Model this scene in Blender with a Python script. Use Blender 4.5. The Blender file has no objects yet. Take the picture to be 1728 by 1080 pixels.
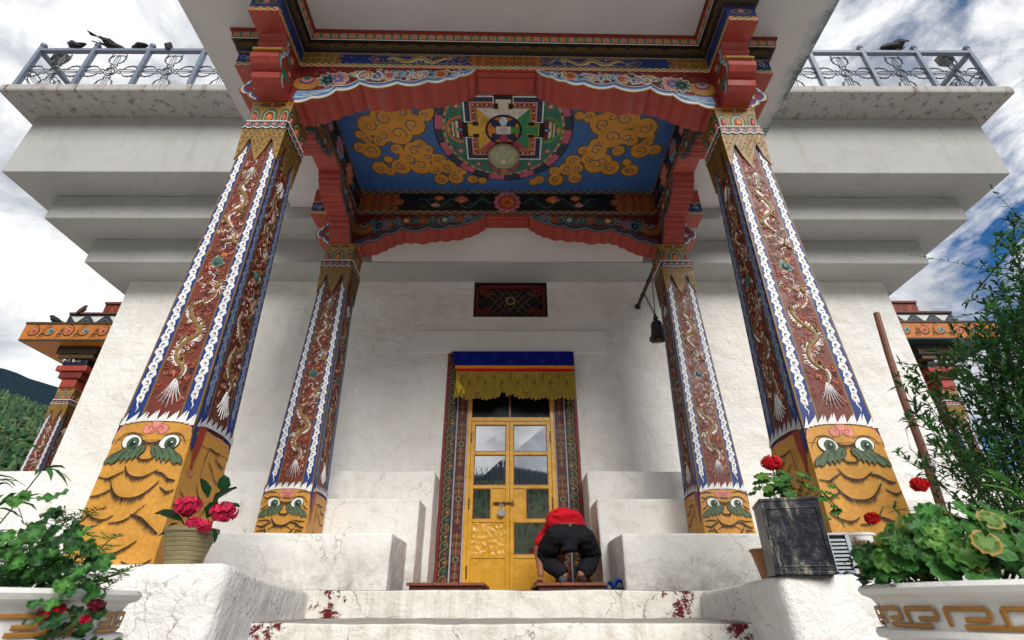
import bpy, bmesh, math, random
from math import sin, cos, pi, radians
from mathutils import Vector, Matrix
import mathutils.noise as mn
C = bpy.context.scene.collection
PI = math.pi

def sc(r, g, b, k=1.0):
    def f(x):
        x = x / 255.0
        return (x / 12.92 if x <= .04045 else ((x + .055) / 1.055) ** 2.4) * k
    return (f(r), f(g), f(b), 1.0)

# ---------------------------------------------------------------- palette (painted surfaces)
RED = sc(166, 66, 54); DRED = sc(96, 30, 26); BRICK = sc(150, 62, 40); MAROON = sc(84, 22, 26)
BLUE = sc(20, 50, 118); NAVY = sc(14, 22, 48); CBLUE = sc(68, 112, 180); SKYB = sc(120, 165, 205)
GOLD = sc(168, 132, 62); DGOLD = sc(122, 92, 40); OCHRE = sc(196, 128, 34); ORANGE = sc(214, 120, 38)
WHITE = sc(232, 232, 230); CREAM = sc(220, 205, 160); PINK = sc(222, 140, 124); ROSE = sc(196, 92, 96)
GREEN = sc(46, 112, 84); DGREEN = sc(34, 66, 48); TEAL = sc(58, 116, 116); LEAFG = sc(60, 120, 60)
GREYB = sc(120, 140, 165); BLACK = sc(20, 18, 18); DBROWN = sc(58, 44, 30); YEL = sc(212, 180, 60)
LION = sc(204, 146, 60)

# ---------------------------------------------------------------- materials
def new_mat(name):
    m = bpy.data.materials.new(name); m.use_nodes = True
    nt = m.node_tree; b = nt.nodes['Principled BSDF']
    return m, nt, b

def N(nt, t, **kw):
    n = nt.nodes.new(t)
    for k, v in kw.items():
        if k in n.inputs: n.inputs[k].default_value = v
        else: setattr(n, k, v)
    return n

def ramp(nt, fac, stops):
    r = nt.nodes.new('ShaderNodeValToRGB'); nt.links.new(fac, r.inputs[0])
    el = r.color_ramp.elements
    while len(el) < len(stops): el.new(.5)
    for e, (p, c) in zip(el, stops):
        e.position = p; e.color = c if len(c) == 4 else (*c, 1)
    return r

def mixc(nt, fac, a, b, mode='MIX'):
    m = nt.nodes.new('ShaderNodeMix'); m.data_type = 'RGBA'; m.blend_type = mode
    for s, v in ((0, fac), (6, a), (7, b)):
        if hasattr(v, 'links') or isinstance(v, bpy.types.NodeSocket): nt.links.new(v, m.inputs[s])
        else: m.inputs[s].default_value = v
    return m.outputs[2]

def math_(nt, op, a, b=0.0, clamp=False):
    m = nt.nodes.new('ShaderNodeMath'); m.operation = op; m.use_clamp = clamp
    for i, v in enumerate((a, b)):
        if isinstance(v, bpy.types.NodeSocket): nt.links.new(v, m.inputs[i])
        else: m.inputs[i].default_value = v
    return m.outputs[0]

def bump(nt, b, h, strength=.3, dist=.01):
    n = nt.nodes.new('ShaderNodeBump'); n.inputs['Strength'].default_value = strength
    n.inputs['Distance'].default_value = dist
    nt.links.new(h, n.inputs['Height']); nt.links.new(n.outputs[0], b.inputs['Normal'])

def wpos(nt, scale=(1, 1, 1)):
    g = nt.nodes.new('ShaderNodeNewGeometry'); mp = nt.nodes.new('ShaderNodeMapping')
    nt.links.new(g.outputs['Position'], mp.inputs[0]); mp.inputs['Scale'].default_value = scale
    return mp.outputs[0]

def noise(nt, vec, s, d=4, r=.55, dist=0):
    n = nt.nodes.new('ShaderNodeTexNoise'); nt.links.new(vec, n.inputs['Vector'])
    n.inputs['Scale'].default_value = s; n.inputs['Detail'].default_value = d
    n.inputs['Roughness'].default_value = r; n.inputs['Distortion'].default_value = dist
    return n.outputs[0]

def paint_mat(name, rough=.45, var=.35, bumps=.25, metallic=0, spec=.4, wear=.0):
    m, nt, b = new_mat(name)
    a = nt.nodes.new('ShaderNodeAttribute'); a.attribute_name = 'Col'
    p = wpos(nt)
    n1 = noise(nt, p, 9, 5, .65); n2 = noise(nt, p, 60, 3, .6); n4 = noise(nt, p, 2.3, 4, .6)
    f = math_(nt, 'MULTIPLY', math_(nt, 'MULTIPLY', n1, n2), math_(nt, 'ADD', n4, .5))
    r = ramp(nt, f, [(.08, (1 - var,) * 3), (.40, (1.06,) * 3)])
    col = mixc(nt, 1.0, a.outputs['Color'], r.outputs[0], 'MULTIPLY')
    if wear:
        w = ramp(nt, noise(nt, p, 14, 8, .75), [(.645, (0, 0, 0)), (.67, (1, 1, 1))])
        col = mixc(nt, math_(nt, 'MULTIPLY', w.outputs[0], wear), col, (.52, .48, .42, 1))
    nt.links.new(col, b.inputs['Base Color'])
    rr = ramp(nt, n1, [(.3, (rough - .12,) * 3), (.7, (rough + .18,) * 3)])
    nt.links.new(rr.outputs[0], b.inputs['Roughness'])
    b.inputs['Metallic'].default_value = metallic
    b.inputs['Specular IOR Level'].default_value = spec
    bump(nt, b, math_(nt, 'ADD', math_(nt, 'MULTIPLY', n1, 2.0), n2), bumps, .004)
    return m

def plaster_mat(name, base=(.80, .785, .75), dirt=(.42, .38, .31), amount=.5, bscale=1.0, blocks=0.0,
                low=None, streak=0.0, tint2=None, cracks=0.0):
    """limewashed masonry: brush marks, lumps, grime patches; low=(z0,z1) puts noisy grime near a ledge"""
    m, nt, b = new_mat(name)
    p = wpos(nt)
    big = noise(nt, p, .9, 5, .6); mid = noise(nt, p, 6, 6, .65, .4); fine = noise(nt, p, 45, 4, .7)
    r = ramp(nt, big, [(.30, tuple(x * .90 for x in base)), (.55, base), (.75, tuple(min(1, x * 1.03) for x in base))])
    col = r.outputs[0]
    if tint2:
        t = ramp(nt, noise(nt, p, 1.7, 6, .6), [(.45, (0, 0, 0)), (.65, (1, 1, 1))])
        col = mixc(nt, t.outputs[0], col, (*tint2, 1))
    patch = ramp(nt, mid, [(.50, (0, 0, 0)), (.74, (1, 1, 1))])
    col = mixc(nt, math_(nt, 'MULTIPLY', patch.outputs[0], amount * .55), col, (*dirt, 1))
    sp = ramp(nt, noise(nt, p, 30, 2, .5), [(.75, (0, 0, 0)), (.80, (1, 1, 1))])
    col = mixc(nt, math_(nt, 'MULTIPLY', sp.outputs[0], .35 * amount), col, (.16, .14, .11, 1))
    if streak:
        ps = wpos(nt, (9, 9, .55)); st = noise(nt, ps, 1.6, 5, .7)
        s2 = ramp(nt, st, [(.52, (0, 0, 0)), (.72, (1, 1, 1))])
        col = mixc(nt, math_(nt, 'MULTIPLY', s2.outputs[0], streak), col, (*dirt, 1))
    if low:
        sx = nt.nodes.new('ShaderNodeSeparateXYZ'); nt.links.new(p, sx.inputs[0])
        mr = nt.nodes.new('ShaderNodeMapRange'); nt.links.new(sx.outputs[2], mr.inputs[0])
        mr.inputs[1].default_value = low[0]; mr.inputs[2].default_value = low[1]
        mr.inputs[3].default_value = 1.0; mr.inputs[4].default_value = 0.0
        nn = ramp(nt, noise(nt, p, 4, 8, .75), [(.36, (0, 0, 0)), (.66, (1, 1, 1))])
        g = math_(nt, 'MULTIPLY', mr.outputs[0], nn.outputs[0])
        col = mixc(nt, math_(nt, 'MULTIPLY', g, low[2]), col, (.17, .15, .12, 1))
    if cracks:
        vo = nt.nodes.new('ShaderNodeTexVoronoi'); vo.feature = 'DISTANCE_TO_EDGE'; vo.inputs['Scale'].default_value = 1.9
        wv = nt.nodes.new('ShaderNodeVectorMath'); wv.operation = 'ADD'
        nz3 = nt.nodes.new('ShaderNodeTexNoise'); nz3.inputs['Scale'].default_value = 5; nz3.inputs['Detail'].default_value = 6; nt.links.new(p, nz3.inputs['Vector'])
        sc3 = nt.nodes.new('ShaderNodeVectorMath'); sc3.operation = 'SCALE'; sc3.inputs['Scale'].default_value = .5; nt.links.new(nz3.outputs['Color'], sc3.inputs[0])
        nt.links.new(p, wv.inputs[0]); nt.links.new(sc3.outputs[0], wv.inputs[1]); nt.links.new(wv.outputs[0], vo.inputs['Vector'])
        cr = ramp(nt, vo.outputs['Distance'], [(.0, (1, 1, 1)), (.012, (0, 0, 0))])
        br_ = ramp(nt, noise(nt, p, 2.2, 3, .5), [(.46, (0, 0, 0)), (.56, (1, 1, 1))])
        col = mixc(nt, math_(nt, 'MULTIPLY', math_(nt, 'MULTIPLY', cr.outputs[0], br_.outputs[0]), cracks), col, (.10, .085, .07, 1))
    nt.links.new(col, b.inputs['Base Color'])
    b.inputs['Roughness'].default_value = .82
    b.inputs['Specular IOR Level'].default_value = .25
    h = math_(nt, 'ADD', math_(nt, 'MULTIPLY', mid, 2.2), math_(nt, 'MULTIPLY', fine, .28)); h = math_(nt, 'ADD', h, math_(nt, 'MULTIPLY', noise(nt, p, 2.4, 3, .5), 2.0))
    if blocks:
        pb = nt.nodes.new('ShaderNodeMapping'); pb.inputs['Rotation'].default_value = (radians(90), 0, 0)
        g = nt.nodes.new('ShaderNodeNewGeometry'); nt.links.new(g.outputs['Position'], pb.inputs[0])
        wob = noise(nt, p, 2.5, 3, .5)
        br = nt.nodes.new('ShaderNodeTexBrick'); nt.links.new(pb.outputs[0], br.inputs['Vector'])
        br.inputs['Scale'].default_value = 1.0; br.inputs['Brick Width'].default_value = .62
        br.inputs['Row Height'].default_value = .235; br.inputs['Mortar Size'].default_value = .012
        br.inputs['Mortar Smooth'].default_value = 1.0
        gap = math_(nt, 'MULTIPLY', br.outputs['Fac'], -1.0)
        gap = math_(nt, 'MULTIPLY', gap, math_(nt, 'MULTIPLY', wob, blocks))
        h = math_(nt, 'ADD', h, gap)
    bump(nt, b, h, .55, .014 * bscale)
    return m

def col_mat(name, rough=.6, transl=0.0, spec=.3, bumps=0.0, bs=80, metallic=0, ior=None, coat=0):
    """plain attribute-coloured material for leaves, cloth, skin, metal"""
    m, nt, b = new_mat(name)
    a = nt.nodes.new('ShaderNodeAttribute'); a.attribute_name = 'Col'
    p = wpos(nt)
    r = ramp(nt, noise(nt, p, 22, 4, .6), [(.3, (.78,) * 3), (.7, (1.12,) * 3)])
    col = mixc(nt, 1.0, a.outputs['Color'], r.outputs[0], 'MULTIPLY')
    nt.links.new(col, b.inputs['Base Color'])
    b.inputs['Roughness'].default_value = rough
    b.inputs['Specular IOR Level'].default_value = spec
    b.inputs['Metallic'].default_value = metallic
    if ior: b.inputs['IOR'].default_value = ior
    if bumps: bump(nt, b, noise(nt, p, bs, 3, .6), bumps, .004)
    if transl:
        tr = nt.nodes.new('ShaderNodeBsdfTranslucent'); nt.links.new(col, tr.inputs[0])
        mx = nt.nodes.new('ShaderNodeMixShader'); mx.inputs[0].default_value = transl
        nt.links.new(b.outputs[0], mx.inputs[1]); nt.links.new(tr.outputs[0], mx.inputs[2])
        nt.links.new(mx.outputs[0], nt.nodes['Material Output'].inputs[0])
    return m

MT = {}
MT['paint'] = paint_mat('painted_relief', wear=.5)
MT['door'] = paint_mat('door_enamel', .28, .25, .35, spec=.6)
MT['wall'] = plaster_mat('limewash_wall', (.80, .785, .75), (.52, .47, .38), .6, 3.0, .22, tint2=(.74, .71, .66), streak=.10)
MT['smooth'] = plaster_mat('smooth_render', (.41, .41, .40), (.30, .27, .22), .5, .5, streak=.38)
MT['bandm'] = plaster_mat('lintel_render', (.77, .755, .72), (.42, .38, .32), .3, .35)
MT['soffit'] = plaster_mat('soffit_render', (.62, .585, .57), (.46, .43, .40), .25, .3)
MT['base'] = plaster_mat('ledge_limewash', (.79, .775, .74), (.42, .37, .30), .75, 1.3, low=(.05, .45, .95), streak=.12, cracks=.5)
MT['step'] = plaster_mat('worn_step', (.74, .72, .665), (.30, .26, .20), 1.0, 1.8, streak=.45, cracks=.85)
MT['leaf'] = col_mat('leaf', .5, .30, .35)
MT['petal'] = col_mat('petal', .6, .30, .2)
MT['cloth'] = col_mat('cloth', .9, 0, .15, .5, 220)
MT['garment'] = col_mat('garment', .85, 0, .2, .9, 26)
MT['skin'] = col_mat('skin', .55, 0, .35)
MT['metal'] = col_mat('old_metal', .5, 0, .5, .4, 60)
MT['rail'] = col_mat('railing_paint', .42, 0, .5, .2, 60)
MT['glass'] = col_mat('window_glass', .03, 0, .5, .04, 3, ior=6.0)
MT['lampglass'] = col_mat('dusty_glass', .3, 0, .5)
MT['bird'] = col_mat('feathers', .6, 0, .3)
MT['wood'] = paint_mat('bare_wood', .5, .55, .6)
MT['terrain'] = None

# fascia with rust runs, soffit with moss at its edges, steps with red paint spills
def tweak_fascia():
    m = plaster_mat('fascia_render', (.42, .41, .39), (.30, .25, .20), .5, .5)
    nt = m.node_tree; b = nt.nodes['Principled BSDF']
    src = b.inputs['Base Color'].links[0].from_socket
    s = noise(nt, wpos(nt, (7, 7, .8)), 1.3, 6, .75)
    r = ramp(nt, s, [(.53, (0, 0, 0)), (.64, (1, 1, 1))])
    nt.links.new(mixc(nt, math_(nt, 'MULTIPLY', r.outputs[0], .8), src, (.13, .075, .05, 1)), b.inputs['Base Color'])
    return m
MT['fascia'] = tweak_fascia()
def tweak_roof():
    m = plaster_mat('porch_soffit', (.60, .575, .57), (.44, .41, .40), .3, .3)
    nt = m.node_tree; b = nt.nodes['Principled BSDF']
    src = b.inputs['Base Color'].links[0].from_socket
    p = wpos(nt); sx = nt.nodes.new('ShaderNodeSeparateXYZ'); nt.links.new(p, sx.inputs[0])
    ax = math_(nt, 'ABSOLUTE', sx.outputs[0])
    n1 = noise(nt, p, 5, 8, .8)
    e = math_(nt, 'ADD', ax, math_(nt, 'MULTIPLY', math_(nt, 'SUBTRACT', n1, .5), .55))
    r = ramp(nt, math_(nt, 'SUBTRACT', e, 2.0), [(.70, (0, 0, 0)), (.86, (1, 1, 1))])
    r2 = ramp(nt, math_(nt, 'SUBTRACT', e, 2.0), [(.80, (0, 0, 0)), (.90, (1, 1, 1))])
    right = math_(nt, 'GREATER_THAN', sx.outputs[0], 0.0)
    k = math_(nt, 'ADD', math_(nt, 'MULTIPLY', right, .62), .12)
    c1 = mixc(nt, math_(nt, 'MULTIPLY', r.outputs[0], k), src, (.20, .29, .33, 1))
    c2 = mixc(nt, math_(nt, 'MULTIPLY', r2.outputs[0], math_(nt, 'ADD', k, .1)), c1, (.06, .07, .075, 1))
    nt.links.new(c2, b.inputs['Base Color'])
    return m
MT['porchroof'] = tweak_roof()
def tweak_step():
    m = MT['step']; nt = m.node_tree; b = nt.nodes['Principled BSDF']
    src = b.inputs['Base Color'].links[0].from_socket
    p = wpos(nt); sx = nt.nodes.new('ShaderNodeSeparateXYZ'); nt.links.new(p, sx.inputs[0])
    ax = math_(nt, 'ABSOLUTE', sx.outputs[0])
    g = math_(nt, 'ABSOLUTE', math_(nt, 'SUBTRACT', ax, 1.2))
    g = math_(nt, 'SUBTRACT', .37, g)
    n1 = noise(nt, p, 13, 12, .82, .3)
    v = math_(nt, 'ADD', math_(nt, 'MULTIPLY', g, .72), n1)
    r = ramp(nt, v, [(.745, (0, 0, 0)), (.755, (1, 1, 1))])
    c1 = mixc(nt, r.outputs[0], src, (.12, .012, .016, 1))
    r2 = ramp(nt, noise(nt, p, 13, 8, .8), [(.70, (0, 0, 0)), (.72, (1, 1, 1))])
    c2 = mixc(nt, math_(nt, 'MULTIPLY', r2.outputs[0], .6), c1, (.35, .17, .03, 1))
    nv = nt.nodes.new('ShaderNodeNewGeometry'); sn = nt.nodes.new('ShaderNodeSeparateXYZ')
    nt.links.new(nv.outputs['True Normal'], sn.inputs[0])
    top = math_(nt, 'GREATER_THAN', sn.outputs[2], .6)
    c3 = mixc(nt, math_(nt, 'MULTIPLY', top, .62), c2, (.16, .145, .12, 1))
    nt.links.new(c3, b.inputs['Base Color'])
    return m
tweak_step()

# ---------------------------------------------------------------- mesh builder
class PB:
    def __init__(s): s.v = []; s.f = []; s.c = []; s.m = []
    def add(s, vs, fs, col, mi=0):
        o = len(s.v); s.v.extend(vs)
        for f in fs:
            s.f.append(tuple(o + i for i in f)); s.c.append(col); s.m.append(mi)
        return o
    def box(s, x0, x1, y0, y1, z0, z1, col=WHITE, mi=0, skip=''):
        v = [(x0, y0, z0), (x1, y0, z0), (x1, y1, z0), (x0, y1, z0), (x0, y0, z1), (x1, y0, z1), (x1, y1, z1), (x0, y1, z1)]
        f = {'b': (0, 3, 2, 1), 't': (4, 5, 6, 7), 'f': (0, 1, 5, 4), 'k': (2, 3, 7, 6), 'l': (3, 0, 4, 7), 'r': (1, 2, 6, 5)}
        s.add(v, [q for k, q in f.items() if k not in skip], col, mi)
    def prism(s, pts, y0, y1, col, axis='y', mi=0, side=None):
        """extrude outline pts (a,b) from y0 to y1; axis y: (a,y,b); x: (y,a,b); z: (a,b,y)"""
        n = len(pts)
        F = {'y': lambda a, b, t: (a, t, b), 'x': lambda a, b, t: (t, a, b), 'z': lambda a, b, t: (a, b, t)}[axis]
        vs = [F(a, b, y0) for a, b in pts] + [F(a, b, y1) for a, b in pts]
        s.add(vs, [tuple(range(n))[::-1], tuple(range(n, 2 * n))], col, mi)
        s.add(vs, [(i, (i + 1) % n, n + (i + 1) % n, n + i) for i in range(n)], side or col, mi)
    def loft(s, rings, col, mi=0, cap=True):
        """rings: list of (center, u, v) where u,v are Vector half axes; 10-sided"""
        K = 12; vs = []
        for c, u, v in rings:
            for k in range(K):
                a = 2 * PI * k / K
                vs.append(tuple(Vector(c) + Vector(u) * cos(a) + Vector(v) * sin(a)))
        fs = []
        for i in range(len(rings) - 1):
            for k in range(K):
                a = i * K + k; b = i * K + (k + 1) % K
                fs.append((a, b, b + K, a + K))
        if cap:
            fs.append(tuple(range(K))[::-1]); fs.append(tuple((len(rings) - 1) * K + k for k in range(K)))
        s.add(vs, fs, col, mi)
    def tube(s, pts, r, col, mi=0, K=6):
        P = [Vector(p) for p in pts]; n = len(P)
        R = r if isinstance(r, (list, tuple)) else [r] * n
        up = Vector((0, 0, 1)); vs = []; fs = []
        for i, p in enumerate(P):
            t = (P[min(i + 1, n - 1)] - P[max(i - 1, 0)])
            t = t.normalized() if t.length > 1e-9 else up
            a = t.cross(up if abs(t.z) < .95 else Vector((1, 0, 0))).normalized(); b = t.cross(a)
            for k in range(K):
                q = 2 * PI * k / K
                vs.append(tuple(p + a * cos(q) * R[i] + b * sin(q) * R[i]))
        for i in range(n - 1):
            for k in range(K):
                a = i * K + k; b = i * K + (k + 1) % K
                fs.append((a, b, b + K, a + K))
        fs.append(tuple(range(K))[::-1]); fs.append(tuple((n - 1) * K + k for k in range(K)))
        s.add(vs, fs, col, mi)
    def lathe(s, prof, cx, cy, col, K=32, mi=0, cols=None):
        vs = [(cx + r * cos(2 * PI * k / K), cy + r * sin(2 * PI * k / K), z) for r, z in prof for k in range(K)]
        for i in range(len(prof) - 1):
            c = cols[i] if cols else col
            s.add([vs[j * K + k] for j in (i, i + 1) for k in range(K)],
                  [(k, (k + 1) % K, K + (k + 1) % K, K + k) for k in range(K)], c, mi)
    def ball(s, c, r, col, mi=0, sz=(1, 1, 1), U=10, V=6):
        vs = []; fs = []
        for j in range(V + 1):
            t = PI * j / V
            for i in range(U):
                a = 2 * PI * i / U
                vs.append((c[0] + r * sz[0] * sin(t) * cos(a), c[1] + r * sz[1] * sin(t) * sin(a), c[2] + r * sz[2] * cos(t)))
        for j in range(V):
            for i in range(U):
                a = j * U + i; b = j * U + (i + 1) % U
                fs.append((a, a + U, b + U, b))
        s.add(vs, fs, col, mi)
    def build(s, name, mats='paint', parent=None, smooth=False, warp=None, bevel=0, loc=None, fixn=False):
        me = bpy.data.meshes.new(name)
        vs = [warp(v) for v in s.v] if warp else s.v
        me.from_pydata(vs, [], s.f)
        if not isinstance(mats, (list, tuple)): mats = [mats]
        for m in mats: me.materials.append(MT[m] if isinstance(m, str) else m)
        at = me.color_attributes.new('Col', 'FLOAT_COLOR', 'CORNER')
        data = []
        for i, p in enumerate(me.polygons):
            p.material_index = s.m[i]; p.use_smooth = smooth
            data.extend(list(s.c[i]) * p.loop_total)
        at.data.foreach_set('color', data)
        if fixn:
            bm = bmesh.new(); bm.from_mesh(me)
            bmesh.ops.remove_doubles(bm, verts=bm.verts, dist=1e-5)
            bmesh.ops.recalc_face_normals(bm, faces=bm.faces); bm.to_mesh(me); bm.free()
        o = bpy.data.objects.new(name, me); C.objects.link(o)
        if parent: o.parent = parent
        if loc: o.location = loc
        if bevel:
            bv = o.modifiers.new('bevel', 'BEVEL'); bv.width = bevel; bv.segments = 2; bv.limit_method = 'ANGLE'
        return o

def tag(o, label=None, cat=None, group=None, kind=None):
    if label: o['label'] = label
    if cat: o['category'] = cat
    if group: o['group'] = group
    if kind: o['kind'] = kind
    return o
def thing(name, label, cat, loc=(0, 0, 0), group=None, rz=0):
    o = bpy.data.objects.new(name, None); C.objects.link(o)
    o.location = loc; o.rotation_euler = (0, 0, rz); o.empty_display_size = .1
    return tag(o, label, cat, group)
def copy_tree(o, parent=None):
    c = o.copy(); C.objects.link(c); c.parent = parent
    for ch in [x for x in bpy.data.objects if x.parent == o]: copy_tree(ch, c)
    return c

# ---------------------------------------------------------------- painter: flat and raised motifs laid on a surface
class Dec:
    def __init__(s, pb, fm, base=.0012, step=.00045, sx=1, mi=0):
        s.pb = pb; s.fm = fm; s.base = base; s.step = step; s.n = 0; s.sx = sx; s.mi = mi; s.clip = None
    def H(s, L): s.n += 1; return s.base + L * s.step + (s.n % 7) * .00006
    def poly(s, pts, col, L=0, h=None):
        h = s.H(L) if h is None else h
        s.pb.add([s.fm(x, z, h) for x, z in pts], [tuple(range(len(pts)))], col, s.mi)
    def rect(s, x0, x1, z0, z1, col, L=0): s.poly([(x0, z0), (x1, z0), (x1, z1), (x0, z1)], col, L)
    def disc(s, x, z, r, col, L=0, ry=None, n=12, rot=0, raise_=0):  # flat or domed dot
        ry = ry or r; h = s.H(L)
        P = []
        for k in range(n):
            a = 2 * PI * k / n; u = r * cos(a); v = ry * sin(a)
            P.append((x + u * cos(rot) - v * sin(rot), z + u * sin(rot) + v * cos(rot)))
        if raise_:
            vs = [s.fm(a, b, h) for a, b in P] + [s.fm(x + (a - x) * .6, z + (b - z) * .6, h + raise_ * .8) for a, b in P] + [s.fm(x, z, h + raise_)]
            fs = [(k, (k + 1) % n, n + (k + 1) % n, n + k) for k in range(n)] + [(n + k, n + (k + 1) % n, 2 * n) for k in range(n)]
            s.pb.add(vs, fs, col, s.mi)
        else: s.poly(P, col, L, h)
    def ring(s, x, z, r0, r1, col, L=0, a0=0, a1=2 * PI, n=24):
        h = s.H(L); vs = []
        for k in range(n + 1):
            a = a0 + (a1 - a0) * k / n
            vs += [s.fm(x + r0 * cos(a), z + r0 * sin(a), h), s.fm(x + r1 * cos(a), z + r1 * sin(a), h)]
        s.pb.add(vs, [(2 * k, 2 * k + 1, 2 * k + 3, 2 * k + 2) for k in range(n)], col, s.mi)
    def stroke(s, pts, w, col, L=0, raise_=0, taper=0):
        n = len(pts); h = s.H(L); vs = []; fs = []
        for i, (x, z) in enumerate(pts):
            a = pts[max(i - 1, 0)]; b = pts[min(i + 1, n - 1)]
            dx, dz = b[0] - a[0], b[1] - a[1]; l = math.hypot(dx, dz) or 1e-9
            nx, nz = -dz / l, dx / l
            ww = (w[i] if isinstance(w, (list, tuple)) else w) / 2
            t = i / (n - 1)
            if taper == 1: ww *= (1 - t) * .95 + .05
            if taper == 2: ww *= sin(PI * (t * .92 + .04)) ** .6
            if raise_:
                vs += [s.fm(x - nx * ww, z - nz * ww, h), s.fm(x - nx * ww * .5, z - nz * ww * .5, h + raise_), s.fm(x + nx * ww * .5, z + nz * ww * .5, h + raise_), s.fm(x + nx * ww, z + nz * ww, h)]
            else: vs += [s.fm(x - nx * ww, z - nz * ww, h), s.fm(x + nx * ww, z + nz * ww, h)]
        k = 4 if raise_ else 2
        for i in range(n - 1):
            for j in range(k - 1): fs.append((k * i + j, k * i + j + 1, k * i + k + j + 1, k * i + k + j))
        s.pb.add(vs, fs, col, s.mi)
    def spiral(s, x, z, r, turns, w, col, L=0, a0=0, dirn=1, raise_=0, n=None, rin=.12):
        n = n or int(8 + 9 * turns)
        P = []
        for i in range(n):
            t = i / (n - 1); rr = r * (1 - t * (1 - rin)); a = a0 + dirn * 2 * PI * turns * t
            P.append((x + rr * cos(a), z + rr * sin(a)))
        s.stroke(P, [w * (1 - .45 * i / (n - 1)) for i in range(n)], col, L, raise_)
    def petals(s, x, z, r, n, col, L=0, col2=None, wid=.5, a0=0, r0=0):
        for k in range(n):
            a = a0 + 2 * PI * k / n
            c = col if not col2 or k % 2 == 0 else col2
            s.disc(x + cos(a) * (r + r0) * .5, z + sin(a) * (r + r0) * .5, (r - r0) * .55, c, L, ry=r * wid * .55, n=9, rot=a)
    def leafs(s, x, z, r, a, col, L=0, n=3):
        for k in range(n):
            q = a + (k - (n - 1) / 2) * .6
            s.poly([(x, z), (x + r * .5 * cos(q - .3), z + r * .5 * sin(q - .3)), (x + r * cos(q), z + r * sin(q)), (x + r * .5 * cos(q + .3), z + r * .5 * sin(q + .3))], col, L)

def flower(d, x, z, r, c1, c2, L=2, out=WHITE):
    d.petals(x, z, r * 1.12, 8, out, L, wid=.62); d.petals(x, z, r, 8, c1, L + 1, wid=.5)
    d.petals(x, z, r * .62, 6, c2, L + 2, wid=.6, a0=.3); d.disc(x, z, r * .22, c1, L + 3, n=8)

def arabesque(d, x0, x1, z0, z1, col, pitch, L=1, w=None, rng=random, clip=None):
    w = w or pitch * .16
    nx = max(1, round((x1 - x0) / pitch)); nz = max(1, round((z1 - z0) / pitch))
    px = (x1 - x0) / nx; pz = (z1 - z0) / nz
    for i in range(nx):
        for j in range(nz):
            x = x0 + (i + .5) * px; z = z0 + (j + .5) * pz
            if clip and not clip(x, z): continue
            dn = 1 if (i + j) % 2 else -1
            d.spiral(x, z, min(px, pz) * .42, 1.35, w, col, L, a0=(PI / 2 if j % 2 else -PI / 2), dirn=dn, n=12)
            d.stroke([(x + px * .1, z + pz * .42), (x + px * .35, z + pz * .3), (x + px * .5, z + pz * .48)], w * .8, col, L)

def vine(d, x, z0, z1, w, cw=WHITE, dots=(BRICK, DGREEN), L=1, under=None):
    """chain of curled cloud scrolls up a band of width w"""
    p = w * .80; n = int((z1 - z0) / p); p = (z1 - z0) / n
    for i in range(n):
        z = z0 + (i + .5) * p; sg = 1 if i % 2 else -1
        f = 1 if i > 1 else .72
        cx = x + sg * w * .07
        a = 0 if sg > 0 else PI
        d.stroke([(cx - sg * w * .22, z - p * .62), (cx - sg * w * .34 * f, z - p * .2), (cx - sg * w * .22, z + p * .3), (cx + sg * w * .05, z + p * .52)], [w * .12, w * .22, w * .22, w * .12], cw, L)
        for k in range(4):
            q = a + sg * (-1.1 + k * .95)
            d.disc(cx + cos(q) * w * .29 * f, z + sin(q) * p * .34, w * .18 * f, cw, L, ry=p * .25, n=8)
        d.ring(cx, z, w * .13, w * .31, cw, L + 1, a0=a - 2.2, a1=a + 2.4, n=9)
        d.disc(cx + sg * w * .03, z, w * .115, dots[i % 2], L + 2, n=7)
        d.stroke([(cx, z + w * .04), (cx + sg * w * .1, z), (cx + sg * .02 * w, z - w * .06)], w * .05, cw, L + 3)
    d.stroke([(x, z0 + p * .3), (x - w * .12, z0 - p * .3), (x + w * .1, z0 - p * .8), (x, z0 - p * 1.3)], [w * .16, w * .14, w * .1, w * .02], cw, L)

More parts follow.
